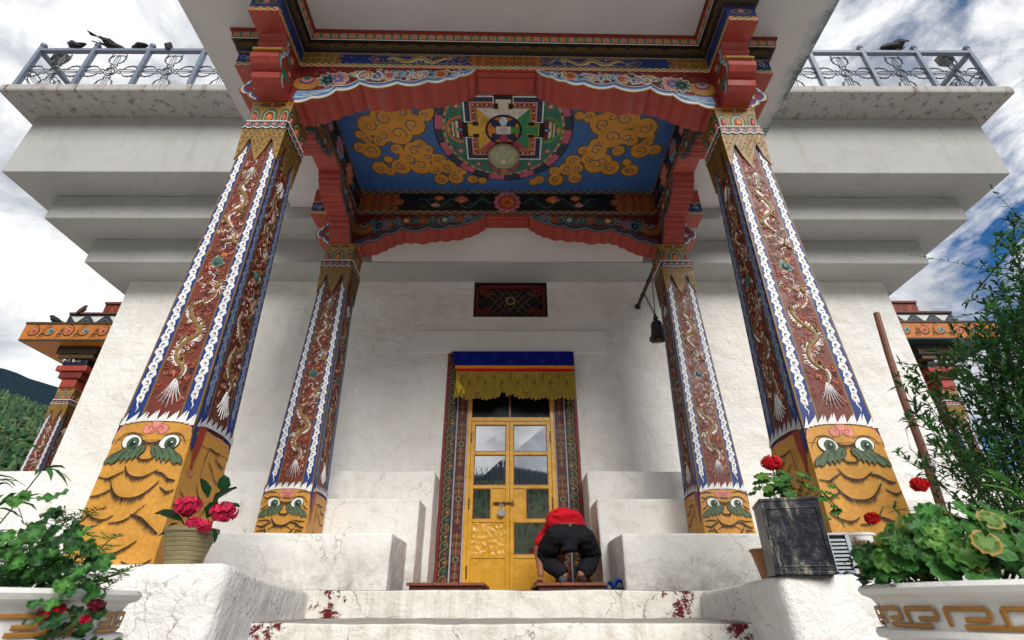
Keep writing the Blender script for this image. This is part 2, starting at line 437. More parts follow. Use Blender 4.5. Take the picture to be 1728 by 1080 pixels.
def dragon(d, z0, z1, W, rng, body=GOLD, L=4, up=1):
    """sinuous raised dragon in a panel of half-width W; tail fan at z0, head at z1"""
    n = 56; P = []; ws = []
    Hh = z1 - z0
    for i in range(n):
        t = i / (n - 1)
        z = z0 + Hh * (.13 + .72 * t) + .012 * sin(t * 19)
        x = W * .72 * sin(t * 2 * PI * 2.25 + .4) * (.45 + .6 * t)
        P.append((x, z)); ws.append(W * (.09 + .27 * sin(PI * min(1, t * 1.05)) ** .8))
    d.stroke([(x + .006, z - .006 * up) for x, z in P], [w * 1.35 for w in ws], DRED, L - 2)
    # spines
    for i in range(2, n - 2):
        x, z = P[i]; a = P[i - 1]; b = P[i + 1]; dx, dz = b[0] - a[0], b[1] - a[1]; l = math.hypot(dx, dz) + 1e-9
        nx, nz = -dz / l, dx / l; sg = 1 if sin(i / (n - 1) * 2 * PI * 2.25 + .4) < 0 else -1
        w = ws[i] * .5
        d.poly([(x + nx * w * .8 * sg - dx * .35, z + nz * w * .8 * sg - dz * .35), (x + nx * w * 2.6 * sg + dx * .5, z + nz * w * 2.6 * sg + dz * .5), (x + nx * w * .8 * sg + dx * .45, z + nz * w * .8 * sg + dz * .45)], WHITE, L)
        if i % 2 == 0: d.poly([(x - nx * w * .8 * sg - dx * .3, z - nz * w * .8 * sg - dz * .3), (x - nx * w * 1.5 * sg + dx * .4, z - nz * w * 1.5 * sg + dz * .4), (x - nx * w * .8 * sg + dx * .4, z - nz * w * .8 * sg + dz * .4)], PINK, L)
    d.stroke(P, ws, body, L + 1, raise_=.007)
    sp = [(x, z) for x, z in P]
    d.stroke([(x + w * .36 * (1 if sin(i / (n - 1) * 14.1 + .4) < 0 else -1), z) for i, ((x, z), w) in enumerate(zip(P, ws))], [w * .16 for w in ws], WHITE, L + 9)
    # tail fan
    tx, tz = P[0]
    for k in range(7):
        a = -PI / 2 * up + (k - 3) * .20; l = Hh * (.135 + .012 * (3 - abs(k - 3)))
        d.stroke([(tx + (k - 3) * .002, tz + .02 * up), (tx + cos(a) * l * .55, tz + sin(a) * l * .55), (tx + cos(a) * l, tz + sin(a) * l)], W * .075, WHITE, L + 2, raise_=.006, taper=1)
    # legs and claws
    for t, sg in ((.25, 1), (.42, -1), (.62, 1), (.80, -1)):
        i = int(t * (n - 1)); x, z = P[i]; ex = x + sg * W * .55; ez = z - .03 * up
        ex = max(-W * .8, min(W * .8, ex))
        d.stroke([(x, z), (x + (ex - x) * .6, z + .03 * up), (ex, ez)], [W * .26, W * .18, W * .10], body, L + 3, raise_=.008)
        for q in (-.6, 0, .6):
            a = -PI / 2 * up + q + sg * .3
            d.stroke([(ex, ez), (ex + cos(a) * W * .25, ez + sin(a) * W * .25)], W * .07, WHITE, L + 4, taper=1)
    # head
    hx, hz = P[-1]; hz += .03 * up
    d.disc(hx, hz, W * .24, body, L + 4, ry=W * .36, raise_=.014)
    d.disc(hx + W * .16, hz + W * .34 * up, W * .26, body, L + 5, ry=W * .15, raise_=.012, rot=.5 * up)
    d.stroke([(hx + W * .05, hz + W * .22 * up), (hx + W * .40, hz + W * .26 * up)], W * .07, RED, L + 12); d.stroke([(hx + W * .02, hz + W * .17 * up), (hx + W * .36, hz + W * .19 * up)], W * .035, WHITE, L + 13)
    d.disc(hx - W * .16, hz + W * .08, W * .08, WHITE, L + 9); d.disc(hx + W * .16, hz + W * .08, W * .08, WHITE, L + 9)
    d.disc(hx - W * .16, hz + W * .08, W * .035, BLACK, L + 11); d.disc(hx + W * .16, hz + W * .08, W * .035, BLACK, L + 11)
    for k in range(9):
        a = -PI / 2 * up + (k - 4) * .30; r0 = W * .24; r1 = W * (.72 + .16 * (k % 2))
        d.stroke([(hx + cos(a) * r0, hz + sin(a) * r0), (hx + cos(a + .25) * r1 * .8, hz + sin(a + .25) * r1 * .8), (hx + cos(a + .1) * r1, hz + sin(a + .1) * r1)], W * .09, WHITE if k % 3 else PINK, L + 3, taper=1)
    for sg in (-1, 1):
        d.stroke([(hx + sg * W * .1, hz + W * .3 * up), (hx + sg * W * .55, hz + W * .45 * up), (hx + sg * W * .45, hz + W * .85 * up), (hx + sg * W * .75, hz + W * 1.0 * up)], W * .055, WHITE, L + 6)

def flames(d, x0, x1, z0, z1, n, rng, cols, s=.02, L=1):
    for k in range(n):
        x = rng.uniform(x0, x1); z = rng.uniform(z0, z1); r = s * rng.uniform(.6, 1.1); a = rng.uniform(0, 6.28); dn = rng.choice((-1, 1))
        c = rng.choice(cols)
        d.spiral(x + .003, z - .004, r, .8, r * .8, BLACK if rng.random() < .35 else DRED, L, a0=a, dirn=dn, n=8)  # offset dark curl underneath: the flame's shadow put in as paint
        d.spiral(x, z, r, .85, r * .6, c, L + 1, a0=a, dirn=dn, n=8, raise_=.002)
SKX, CLOUD, SUN, EXPO = 3.4, 1.05, 3.0, 0.30
# ================================================================ BUILDING
rng = random.Random(7)
MT['darkglass'] = col_mat('transom_glass', .35, 0, .25)
def inset_box(pb, hx, y0, z0, z1, depth, mi=0, skip='b'):
    pb.box(-hx, hx, y0, y0 + depth, z0, z1, WHITE, mi, skip)

temple = thing('temple', 'large white limewashed temple block with stepped cornices below a flat roof', 'building', (0, 6, 0))
def tb(pb, name, mat, parent=None, **k):
    o = pb.build(name, mat, parent or temple, **k)
    if (parent or temple) is temple: o.location = (0, -6, 0)
    return o
YC = 11.3   # centre of the square block in depth
HW = 5.29
# wall with the door and vent openings cut as pieces (front), solid sides
w = PB(); z0 = 3.967
DX0, DX1, DZ = -.764, .862, 2.85
VX0, VX1, VZ0, VZ1 = -.465, .549, 3.397, 3.962
def front(pb, x0, x1, za, zb, y=6.0):
    # subdivided so the limewash can be a little uneven
    nx = max(1, int((x1 - x0) / .18)); nz = max(1, int((zb - za) / .18)); vs = []
    for j in range(nz + 1):
        for i in range(nx + 1):
            x = x0 + (x1 - x0) * i / nx; z = za + (zb - za) * j / nz
            e = 0 if i in (0, nx) or j in (0, nz) else 1
            vs.append((x, y - e * .012 * mn.noise(Vector((x * 1.6, 3, z * 1.6))), z))
    pb.add(vs, [(j * (nx + 1) + i, j * (nx + 1) + i + 1, (j + 1) * (nx + 1) + i + 1, (j + 1) * (nx + 1) + i) for j in range(nz) for i in range(nx)], WHITE)
front(w, -HW, DX0, -1.3, z0); front(w, DX1, HW, -1.3, z0)
front(w, DX0, DX1, DZ, VZ0); front(w, DX0, VX0, VZ0, z0); front(w, VX1, DX1, VZ0, z0)
w.box(-HW, HW, 6.0, YC + HW, -1.3, z0, WHITE, skip='fbt')
# reveals of openings
w.add([(DX0, 6, .085), (DX0, 6.35, .085), (DX0, 6.35, DZ), (DX0, 6, DZ)], [(0, 1, 2, 3)], WHITE)
w.add([(DX1, 6, .085), (DX1, 6.35, .085), (DX1, 6.35, DZ), (DX1, 6, DZ)], [(0, 3, 2, 1)], WHITE)
w.add([(DX0, 6, DZ), (DX1, 6, DZ), (DX1, 6.35, DZ), (DX0, 6.35, DZ)], [(0, 1, 2, 3)], WHITE)
for a, b in (((VX0, VZ0), (VX0, VZ1)), ((VX0, VZ1), (VX1, VZ1)), ((VX1, VZ1), (VX1, VZ0)), ((VX1, VZ0), (VX0, VZ0))):
    w.add([(a[0], 6, a[1]), (b[0], 6, b[1]), (b[0], 6.3, b[1]), (a[0], 6.3, a[1])], [(0, 1, 2, 3)], WHITE)
tb(w, 'wall', 'wall')
# cornice courses
ring = [(5.63, 5.548, 3.967, 4.348), (5.975, 5.108, 4.3485, 4.729), (6.335, 4.678, 4.7295, 5.732)]
for hx, yf, za, zb in ring:
    p = PB(); yb = YC + (YC - yf)
    p.box(-hx, hx, yf, yb, za, zb, WHITE)
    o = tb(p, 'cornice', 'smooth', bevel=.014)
    md = o.modifiers.new('sub', 'SUBSURF'); md.subdivision_type = 'SIMPLE'; md.levels = md.render_levels = 5
    tx = bpy.data.textures.new('waves', 'CLOUDS'); tx.noise_scale = .7; dm = o.modifiers.new('disp', 'DISPLACE'); dm.texture = tx; dm.strength = .022; dm.texture_coords = 'GLOBAL'
# roof slab with rounded outer corner at the soffit
p = PB(); he, yf = 6.53, 4.26
p.box(-he, he, yf, YC + (YC - yf), 5.7325, 5.867, WHITE)
o = tb(p, 'roof_slab', 'fascia', bevel=.03)
md = o.modifiers.new('sub', 'SUBSURF'); md.subdivision_type = 'SIMPLE'; md.levels = md.render_levels = 5
tx = bpy.data.textures.new('waves', 'CLOUDS'); tx.noise_scale = .5; dm = o.modifiers.new('disp', 'DISPLACE'); dm.texture = tx; dm.strength = .02; dm.texture_coords = 'GLOBAL'
# lintel band
p = PB(); p.box(-1.24, 1.29, 5.972, 6.02, 2.858, 3.17, WHITE)
tb(p, 'lintel_band', 'bandm', bevel=.006)
# stepped base, each tier split by the doorway
for (xl, xr, yf, zt, he2) in ((-.915, .945, 4.45, .507, 6.1), (-.832, .878, 5.15, .897, 5.85), (-.768, .866, 5.60, 1.258, 5.6)):
    nexty = {4.45: 5.15, 5.15: 5.60, 5.60: 6.0}[yf]
    for x0, x1 in ((-he2, xl), (xr, he2)):
        p = PB(); p.box(x0, x1, yf, nexty + .3 if nexty < 6 else 6.02, -1.3 if yf > 5 else -1.3, zt, WHITE, skip='b')
        o = tb(p, 'stepped_base', 'base', bevel=.018)
        md = o.modifiers.new('sub', 'SUBSURF'); md.subdivision_type = 'SIMPLE'; md.levels = md.render_levels = 4
        tx = bpy.data.textures.new('lumps', 'CLOUDS'); tx.noise_scale = .35
        dm = o.modifiers.new('disp', 'DISPLACE'); dm.texture = tx; dm.strength = .022; dm.mid_level = .5; dm.texture_coords = 'GLOBAL'
p = PB(); p.box(-6.2, 6.2, 4.0, 6.4, -1.3, .085, WHITE, skip='b')
tb(p, 'platform', 'step', bevel=.02)

# vent grille with endless-knot lattice and round boss
vy = 6.05
p = PB(); p.box(VX0, VX1, vy + .05, vy + .08, VZ0, VZ1, sc(28, 14, 12))
for a, b, c, d_ in ((VX0, VX1, VZ0, VZ0 + .03), (VX0, VX1, VZ1 - .03, VZ1), (VX0, VX0 + .03, VZ0 + .03, VZ1 - .03), (VX1 - .03, VX1, VZ0 + .03, VZ1 - .03)):
    p.box(a, b, vy - .04, vy + .049, c, d_, sc(30, 20, 24))
d = Dec(p, lambda x, z, h: (x, vy + .045 - h, z))
vcx, vcz = (VX0 + VX1) / 2, (VZ0 + VZ1) / 2
for a, b, c, e in ((VX0 + .03, VX1 - .03, VZ0 + .03, VZ0 + .055), (VX0 + .03, VX1 - .03, VZ1 - .055, VZ1 - .03), (VX0 + .03, VX0 + .06, VZ0 + .03, VZ1 - .03), (VX1 - .06, VX1 - .03, VZ0 + .03, VZ1 - .03)):
    p.box(a, b, vy + .0, vy + .048, c, e, sc(120, 40, 34))
for k in range(-2, 3):     # two diagonal families of woven bars
    for sg in (-1, 1):
        off = k * .085; L_ = .40 - abs(k) * .035
        a = (vcx + off * 1.25 - L_ * .72 * sg * .62, vcz - .20 + abs(k) * .012); b = (vcx + off * 1.25 + L_ * .72 * sg * .62, vcz + .20 - abs(k) * .012)
        d.stroke([a, b], .034, sc(74, 62, 52), 4 if (k + sg) % 2 else 8, raise_=.016)
        d.stroke([a, b], .006, sc(140, 126, 104), 22, )
for sx in (-1, 1):
    for sz in (-1, 1):
        for q in range(5):
            d.spiral(vcx + sx * (.41 - .065 * (q % 3)), vcz + sz * (.205 - .052 * (q // 2)), .036, 1.1, .02, sc(150, 58, 50), 6, a0=q + sx, dirn=sx * sz, raise_=.01)
    d.stroke([(vcx + sx * .20, vcz + .21), (vcx + sx * .44, vcz), (vcx + sx * .20, vcz - .21)], .02, sc(70, 58, 48), 10, raise_=.01)
vent = tb(p, 'vent_grille', 'paint')
tag(vent, 'dark red lattice vent with woven diamond pattern above the lintel')
p = PB(); d = Dec(p, lambda x, z, h: (x, vy - h, z)); d.disc(vcx, vcz, .062, sc(200, 180, 80), 2, n=24); d.disc(vcx, vcz, .050, sc(40, 40, 52), 6, n=20, raise_=.010)
p.build('boss', 'paint', vent)

# ---------------------------------------------------------------- door frame and leaves
fy = 6.02
p = PB(); D0 = lambda yy: (lambda x, z, h: (x, yy - h, z))
ZB = .085
for sg, xo in ((-1, DX0), (1, DX1)):
    s = -sg
    xs = [0, .035, .150, .165, .275, .288]
    cols = [sc(120, 30, 30), sc(38, 34, 26), sc(180, 180, 190), MAROON, sc(190, 190, 200)]
    ys = [fy - .03, fy - .012, fy - .006, fy + .0, fy + .01]
    for a, b, c, yy in zip(xs[:-1], xs[1:], cols, ys):
        x0, x1 = sorted((xo + s * a, xo + s * b)); p.box(x0, x1, yy, fy + .12, ZB, DZ - .005, c)
    d = Dec(p, D0(fy - .012)); cx = xo + s * .0925; z = ZB + .05; i = 0
    while z < DZ - .05:
        d.ring(cx + s * .0, z, .030, .046, (DGREEN, sc(120, 92, 46))[i % 2], 2, a0=-PI / 2, a1=PI / 2 if s > 0 else -3 * PI / 2, n=10)
        d.stroke([(cx - s * .04, z - .045), (cx - s * .045, z), (cx - s * .02, z + .03), (cx + s * .02, z + .05)], .014, sc(132, 104, 54), 3)
        d.disc(cx + s * .012, z, .014, (ORANGE, RED, TEAL)[i % 3], 4, n=8); d.disc(cx, z, .024, (DGREEN, sc(60, 70, 50))[i % 2], 3, n=8)
        z += .085; i += 1
    d = Dec(p, D0(fy)); cx = xo + s * .22; z = ZB + .10; i = 0
    while z < DZ - .1:
        k = i % 8
        if k != 7:
            if k == 3: d.disc(cx, z, .038, sc(140, 106, 60), 2); d.disc(cx, z, .024, sc(40, 90, 90), 3); d.disc(cx, z, .012, NAVY, 4)
            else:
                ww = .042 if k in (0, 6) else .05
                for q in (-1, 1): d.spiral(cx + q * ww * .45, z, ww * .5, 1.1, .010, sc(146, 112, 64), 2, a0=PI / 2 if k < 3 else -PI / 2, dirn=q)
                d.stroke([(cx, z - .035), (cx, z + .035)], .012, sc(146, 112, 64), 3)
        z += .078; i += 1
x0, x1 = DX0, DX1
p.box(x0 + .289, x1 - .289, fy + .02, fy + .12, DZ - .12, DZ - .005, sc(60, 24, 20))
p.box(x0 - .0, x0 + .03, fy - .05, fy - .031, DZ - .12, DZ - .06, sc(150, 80, 60)); p.box(x1 - .03, x1, fy - .05, fy - .031, DZ - .12, DZ - .06, sc(150, 80, 60))
tb(p, 'door_frame', 'paint')
LX0, LX1, LM = DX0 + .29, DX1 - .29, .035     # leaves
GOLDP = sc(226, 168, 44)
# gold jambs, head rail and transom
p = PB()
p.box(LX0, LX0 + .045, fy + .005, fy + .09, ZB, DZ - .125, GOLDP); p.box(LX1 - .045, LX1, fy + .005, fy + .09, ZB, DZ - .125, GOLDP)
p.box(LX0 + .045, LX1 - .045, fy + .01, fy + .09, 1.955, 2.005, GOLDP)
p.box(LM - .014, LM + .014, fy + .012, fy + .09, 2.005, DZ - .125, sc(120, 74, 30))
tr = tb(p, 'transom', 'door', bevel=.004)
g = PB(); g.box(LX0 + .046, LX1 - .046, fy + .06, fy + .066, 2.006, DZ - .126, sc(6, 6, 8)); g.build('window', 'darkglass', tr)
def leaf(x0, x1, left):
    p = PB(); st = .045; ya, yb = fy + .015, fy + .055
    rows = [1.565, 1.180, .815, .452]      # rail centres
    za = ZB + .01; zb = 1.952
    p.box(x0, x0 + st, ya, yb, za, zb, GOLDP); p.box(x1 - st, x1, ya, yb, za, zb, GOLDP)
    p.box(x0 + st, x1 - st, ya, yb, zb - .04, zb, GOLDP)
    for r in rows: p.box(x0 + st, x1 - st, ya + .002, yb, r - .018, r + .018, GOLDP)
    lock0, lock1 = (x1 - .205, x1 - st) if left else (x0 + st, x0 + .175)
    p.box(lock0, lock1, ya + .012, ya + .03, .833, 1.162, GOLDP)
    ex = lock0 if left else lock1
    p.box(ex - .01 if left else ex, ex if left else ex + .012, ya, yb, .833, 1.162, GOLDP)
    # bottom panel sheet and beaded panel
    p.box(x0 + st, x1 - st, ya + .012, ya + .03, za, .434, GOLDP)
    panes = [(x0 + st, x1 - st, 1.583, 1.912), (x0 + st, x1 - st, 1.198, 1.547), ((x0 + st, lock0 - .01) if left else (lock1 + .012, x1 - st)) + (.833, 1.162)]
    if left:
        n = 26; m_ = 24; vs = []
        for j in range(m_ + 1):
            for i in range(n + 1):
                x = x0 + st + (x1 - x0 - 2 * st) * i / n; z = .470 + .327 * j / m_
                vs.append((x, ya + .016 - .010 * max(0, mn.noise(Vector((x * 26, 0, z * 26))) + .2), z))
        p.add(vs, [(j * (n + 1) + i, j * (n + 1) + i + 1, (j + 1) * (n + 1) + i + 1, (j + 1) * (n + 1) + i) for j in range(m_) for i in range(n)], GOLDP)
    else: panes.append((x0 + st, x1 - st, .470, .797))
    # reddish putty lines round every pane
    for a, b, c, e in panes:
        for q in ((a, a + .008, c, e), (b - .008, b, c, e), (a + .008, b - .008, c, c + .008), (a + .008, b - .008, e - .008, e)):
            p.box(q[0], q[1], ya + .004, yb - .01, q[2], q[3], sc(150, 88, 34))
    # hinges
    hx = x0 - .006 if left else x1 - .012
    for hz in (1.75, 1.0, .3): p.box(hx, hx + .018, ya - .014, ya - .001, hz - .06, hz + .06, sc(100, 66, 30))
    o = tb(p, 'door_leaf', 'door', bevel=.003)
    for a, b, c, e in panes:
        g = PB(); tilt = rng.uniform(-.003, .003)
        g.add([(a, yb - .018 + tilt, c), (b, yb - .018, c), (b, yb - .018 + tilt, e), (a, yb - .018, e)], [(0, 1, 2, 3)], sc(16, 20, 26))
        d = Dec(g, D0(yb - .020)); xx = a + .03
        lo = c < 1.56
        if lo:
            while xx < b - .02:
                d.rect(xx - .004, xx + .004, c + .005, e - .005, sc(66, 74, 88), 1)
                for q in range(int((e - c) / .12)):
                    zz = c + .01 + q * .12
                    d.stroke([(xx, zz), (min(xx + .06, b - .01), zz + .055), (xx, zz + .11)], .005, sc(72, 80, 96), 2)
                xx += .062
        g.build('window_pane', 'glass', o)
    if left:
        b_ = PB(); b_.tube([(x1 - .19, ya - .02, 1.0), (x1 + .03, ya - .02, 1.0)], .008, sc(90, 58, 26), K=8)
        b_.box(x1 - .17, x1 - .12, ya - .012, ya, .985, 1.015, sc(120, 80, 36)); b_.box(x1 - .08, x1 - .05, ya - .012, ya, .98, 1.02, sc(120, 80, 36)); b_.box(x1 + .02, x1 + .05, ya - .03, ya, .98, 1.02, sc(110, 74, 34))
        b_.build('bolt', 'metal', o)
    return o
l1 = leaf(LX0 + .046, LM - .001, True); l2 = leaf(LM + .001, LX1 - .046, False)
tag(l1, 'left gold door leaf with embossed lower panel'); tag(l2, 'right gold door leaf with dark lower window')
# dark room behind
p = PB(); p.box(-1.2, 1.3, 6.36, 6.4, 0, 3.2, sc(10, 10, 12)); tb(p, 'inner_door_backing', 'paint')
# padlock
pl = thing('padlock', 'small round silver padlock hanging from the bolt of the gold door', 'padlock', (-.055, fy - .02, .90))
p = PB()
p.loft([((0, -.012, -.03), (.034, 0, 0), (0, 0, .0)), ], GREYB, cap=False) if 0 else None
vs = []
for yy in (-.014, .012): vs.append(yy)
out = [(.040 * cos(a) , -.01 + .036 * sin(a)) for a in [2 * PI * k / 16 for k in range(16)]]
p.prism(out, -.014, .012, sc(150, 160, 180)); p.build('lock_body', 'metal', pl, bevel=.004)
p = PB(); p.tube([(-.018, 0, .015), (-.02, 0, .06), (-.008, 0, .085), (.008, 0, .085), (.02, 0, .06), (.018, 0, .015)], .005, sc(190, 195, 205)); p.build('shackle', 'metal', pl)

# door curtain
cu = thing('door_curtain', 'blue orange and red door curtain with a pleated yellow valance above the gold door', 'curtain', (0, 5.9, 2.84))
def cm(pb, n, m='cloth', parent=None): return pb.build(n, m, parent or cu, loc=(0, -5.9, -2.84), smooth=False)
CX0, CX1 = -.70, .845
def cy(x, z):   # gentle drape
    t = (2.84 - z)
    return 5.93 - .05 * t + .012 * sin(x * 7 + 1) * t * 2 - .015
def csheet(pb, za, zb, col, lx=0.0):
    n = 40; m_ = 6; vs = []
    for j in range(m_ + 1):
        for i in range(n + 1):
            z = zb + (za - zb) * j / m_
            left = CX0 + .06 * (2.84 - z) / .3 * lx
            x = left + (CX1 - left) * i / n
            vs.append((x, cy(x, z), z - .008 * sin(i / n * 9) * (2.84 - z)))
    pb.add(vs, [(j * (n + 1) + i, j * (n + 1) + i + 1, (j + 1) * (n + 1) + i + 1, (j + 1) * (n + 1) + i) for j in range(m_) for i in range(n)], col)
p = PB(); csheet(p, 2.64, 2.842, sc(14, 26, 120), 1)
d = Dec(p, lambda x, z, h: (x, cy(x, z) - h, z), base=.003)
for i in range(4):
    for j in range(2):
        x = -.56 + i * .40 + j * .2; z = 2.775 - j * .07
        if x < CX1 - .06:
            for r0, r1 in ((.045, .051), (.030, .035), (.010, .022)): d.ring(x, z, r0, r1, sc(34, 50, 150), 1, n=16)
cm(p, 'upper_panel')
p = PB(); csheet(p, 2.597, 2.6395, sc(226, 140, 30), 1.0); cm(p, 'orange_stripe')
p = PB(); csheet(p, 2.548, 2.5965, sc(206, 24, 44), 1.1); cm(p, 'red_stripe')
p = PB(); n = 30 * 8; vs = []; m_ = 8; YV = sc(156, 134, 54)
def hem(x):
    z = 2.165 + .012 * sin(x * 31)
    u = (x + .16) / .10
    z += .10 * math.exp(-((x + .055) / .035) ** 2) + .045 * max(0, 1 - abs(x - .06) / .16)
    return z
for j in range(m_ + 1):
    for i in range(n + 1):
        t = j / m_; u = i / n
        x = CX0 + .075 + (CX1 - CX0 - .075) * u
        ph = u * 30 * 2 * PI
        z = 2.55 + (hem(x) + .012 * sin(u * 60 * PI) - 2.55) * t
        amp = .008 + .030 * t
        saw = (ph / (2 * PI)) % 1.0
        y = 5.90 - .06 * t - amp * (saw if saw < .8 else (1 - saw) * 4) * 1.6
        x2 = x + (.010 * sin(ph) * t)
        if u < .07: x2 += (.07 - u) * -.3 * t; y -= .03 * t
        vs.append((x2, y, z + .006 * sin(ph * 1.0) * t))
p.add(vs, [(j * (n + 1) + i, j * (n + 1) + i + 1, (j + 1) * (n + 1) + i + 1, (j + 1) * (n + 1) + i) for j in range(m_) for i in range(n)], YV)
d = Dec(p, lambda x, z, h: (x, 5.868 - .06 * (2.55 - z) / .36 - .02 - h * 1.2, z), base=.010)
for k in range(14):
    x = CX0 + .15 + k * .099
    if x > CX1 - .03: break
    if k % 2:
        for q in range(5): d.stroke([(x, 2.37), (x + .028 * cos(q * .7 - 1.4 + PI), 2.37 + .028 * sin(q * .7 - 1.4 + PI) * 1.2)], .008, (sc(20, 60, 50), sc(170, 40, 40))[q % 2], 1)
    else:
        d.ring(x, 2.47, .010, .018, sc(150, 60, 50), 1, n=8); d.ring(x, 2.44, .006, .012, sc(60, 50, 60), 1, n=8)
        if abs(x + .05) > .12: d.disc(x, 2.255, .014, sc(200, 90, 90), 1, n=8); d.ring(x, 2.26, .016, .022, sc(90, 130, 60), 1, n=8)
cm(p, 'pleated_valance')
# folded back left corner
p = PB(); p.add([(CX0 + .07, 5.84, 2.55), (CX0 + .10, 5.80, 2.40), (CX0 + .20, 5.79, 2.24), (CX0 + .17, 5.80, 2.21), (CX0 + .09, 5.82, 2.19)], [(0, 1, 2, 3, 4)], sc(204, 176, 50)); cm(p, 'folded_corner')
p = PB(); p.tube([(CX0 - .03, 5.955, 2.842), (CX1 + .01, 5.955, 2.842)], .008, sc(90, 30, 26)); cm(p, 'curtain_rod', 'metal')

# ================================================================ PORCH
ZS = 4.525     # soffit level
porch = thing('entrance_porch', 'painted entrance porch with red scalloped beams on four painted pillars', 'porch', (0, 3.9, 0))
def warp(v):
    y = v[1]; f = min(1.3, max(0, (4.9 - y) / 1.9))
    return (v[0] , y + .0135 * v[0] * f, v[2])
def pm(pb, name, mat='paint', parent=None, **k):
    o = pb.build(name, mat, parent or porch, warp=warp, **k)
    if not parent: o.location = (0, -3.9, 0)
    return o
YF0, YF1, YB0, YB1 = 2.855, 3.105, 4.77, 5.02
ZU = 4.125
XI, XO = 1.81, 2.05; XE = 2.38; YE = 2.38
# roof slab
p = PB(); p.box(-2.815, 2.865, 1.75, 5.10, ZS, ZS + .24, WHITE)
pm(p, 'roof_slab', 'porchroof', bevel=.006)
p = PB(); p.add([(-1.80, 5.545, 3.99), (1.80, 5.545, 3.99), (1.80, 5.03, 4.30), (-1.80, 5.03, 4.30)], [(0, 1, 2, 3)], WHITE)
p.add([(-1.80, 5.5475, 3.985), (1.80, 5.5475, 3.985), (1.80, 5.03, 4.50), (-1.80, 5.03, 4.50)], [(0, 3, 2, 1)], WHITE)
pm(p, 'cove_panel', 'soffit')

FR = lambda yy: (lambda x, z, h: (x, yy - h, z))           # faces toward the camera
SX = lambda xx, s: (lambda y, z, h: (xx + s * h, y, z))    # side faces

def scale_row(d, x0, x1, z0, z1, L=1, cols=(ORANGE, GREEN), pitch=.062, out=CREAM):
    n = max(1, round((x1 - x0) / pitch)); p_ = (x1 - x0) / n; zc = (z0 + z1) / 2; r = (z1 - z0)
    for i in range(n):
        x = x0 + (i + .5) * p_
        d.disc(x, z0 + r * .45, p_ * .52, out, L, ry=r * .46, n=10); d.disc(x, z0 + r * .45, p_ * .36, cols[0], L + 1, ry=r * .30, n=8)
        if i: d.disc(x - p_ / 2, z1 - r * .22, p_ * .3, cols[1], L + 2, ry=r * .22, n=7)

def arch_row(d, x0, x1, z0, z1, L=1):
    n = max(1, round((x1 - x0) / .078)); p_ = (x1 - x0) / n; hh = z1 - z0
    for i in range(n):
        x = x0 + (i + .5) * p_; c = (sc(50, 140, 96), sc(80, 130, 164))[i % 2]
        for rr, cc, q in ((.46, c, 0), (.33, sc(170, 200, 120) if i % 2 == 0 else sc(180, 190, 190), 1), (.25, (sc(216, 106, 76), sc(224, 130, 50))[i % 2], 2)):
            P = [(x - p_ * rr, z0 + hh * .08), (x + p_ * rr, z0 + hh * .08)] + [(x + p_ * rr * cos(a), z0 + hh * (.50 + (rr / .42) * .36 * sin(a))) for a in [PI * k / 6 for k in range(7)]]
            d.poly(P, cc, L + q)
        d.disc(x, z0 + hh * .3, p_ * .14, PINK, L + 4, n=7)

def beam_face(d, x0, x1, kind, za=ZU, zb=4.33, fd=.003):
    """painted courses of the outer beam faces between x0..x1"""
    scale_row(d, x0, x1, za + .004, za + .058, 1, (sc(226, 130, 60), sc(60, 140, 104)), out=sc(236, 226, 190))
    d.rect(x0, x1, za + .060, zb - .022, BLUE if kind != 'alt' else sc(24, 48, 96), 0)
    n = max(1, round((x1 - x0) / .05))
    for i in range(n):
        x = x0 + (i + .5) * (x1 - x0) / n
        d.stroke([(x - .025, zb - .016), (x - .008, zb - .004), (x + .008, zb - .016), (x + .025, zb - .006)], .007, CREAM, 3)
    zc = (za + .06 + zb - .02) / 2; hh = (zb - .02 - za - .06) / 2
    if kind == 'stub':
        for i in range(max(1, round((x1 - x0) / .10))):
            x = x0 + .05 + i * .10
            if x > x1 - .02: break
            d.spiral(x, zc + .01, .038, 1.1, .012, (SKYB, PINK, CREAM)[i % 3], 3, a0=i, dirn=1 if i % 2 else -1)
            d.spiral(x + .04, zc - .02, .028, 1.0, .010, (CREAM, TEAL, SKYB)[i % 3], 3, a0=i + 2, dirn=-1)
    return zc, hh

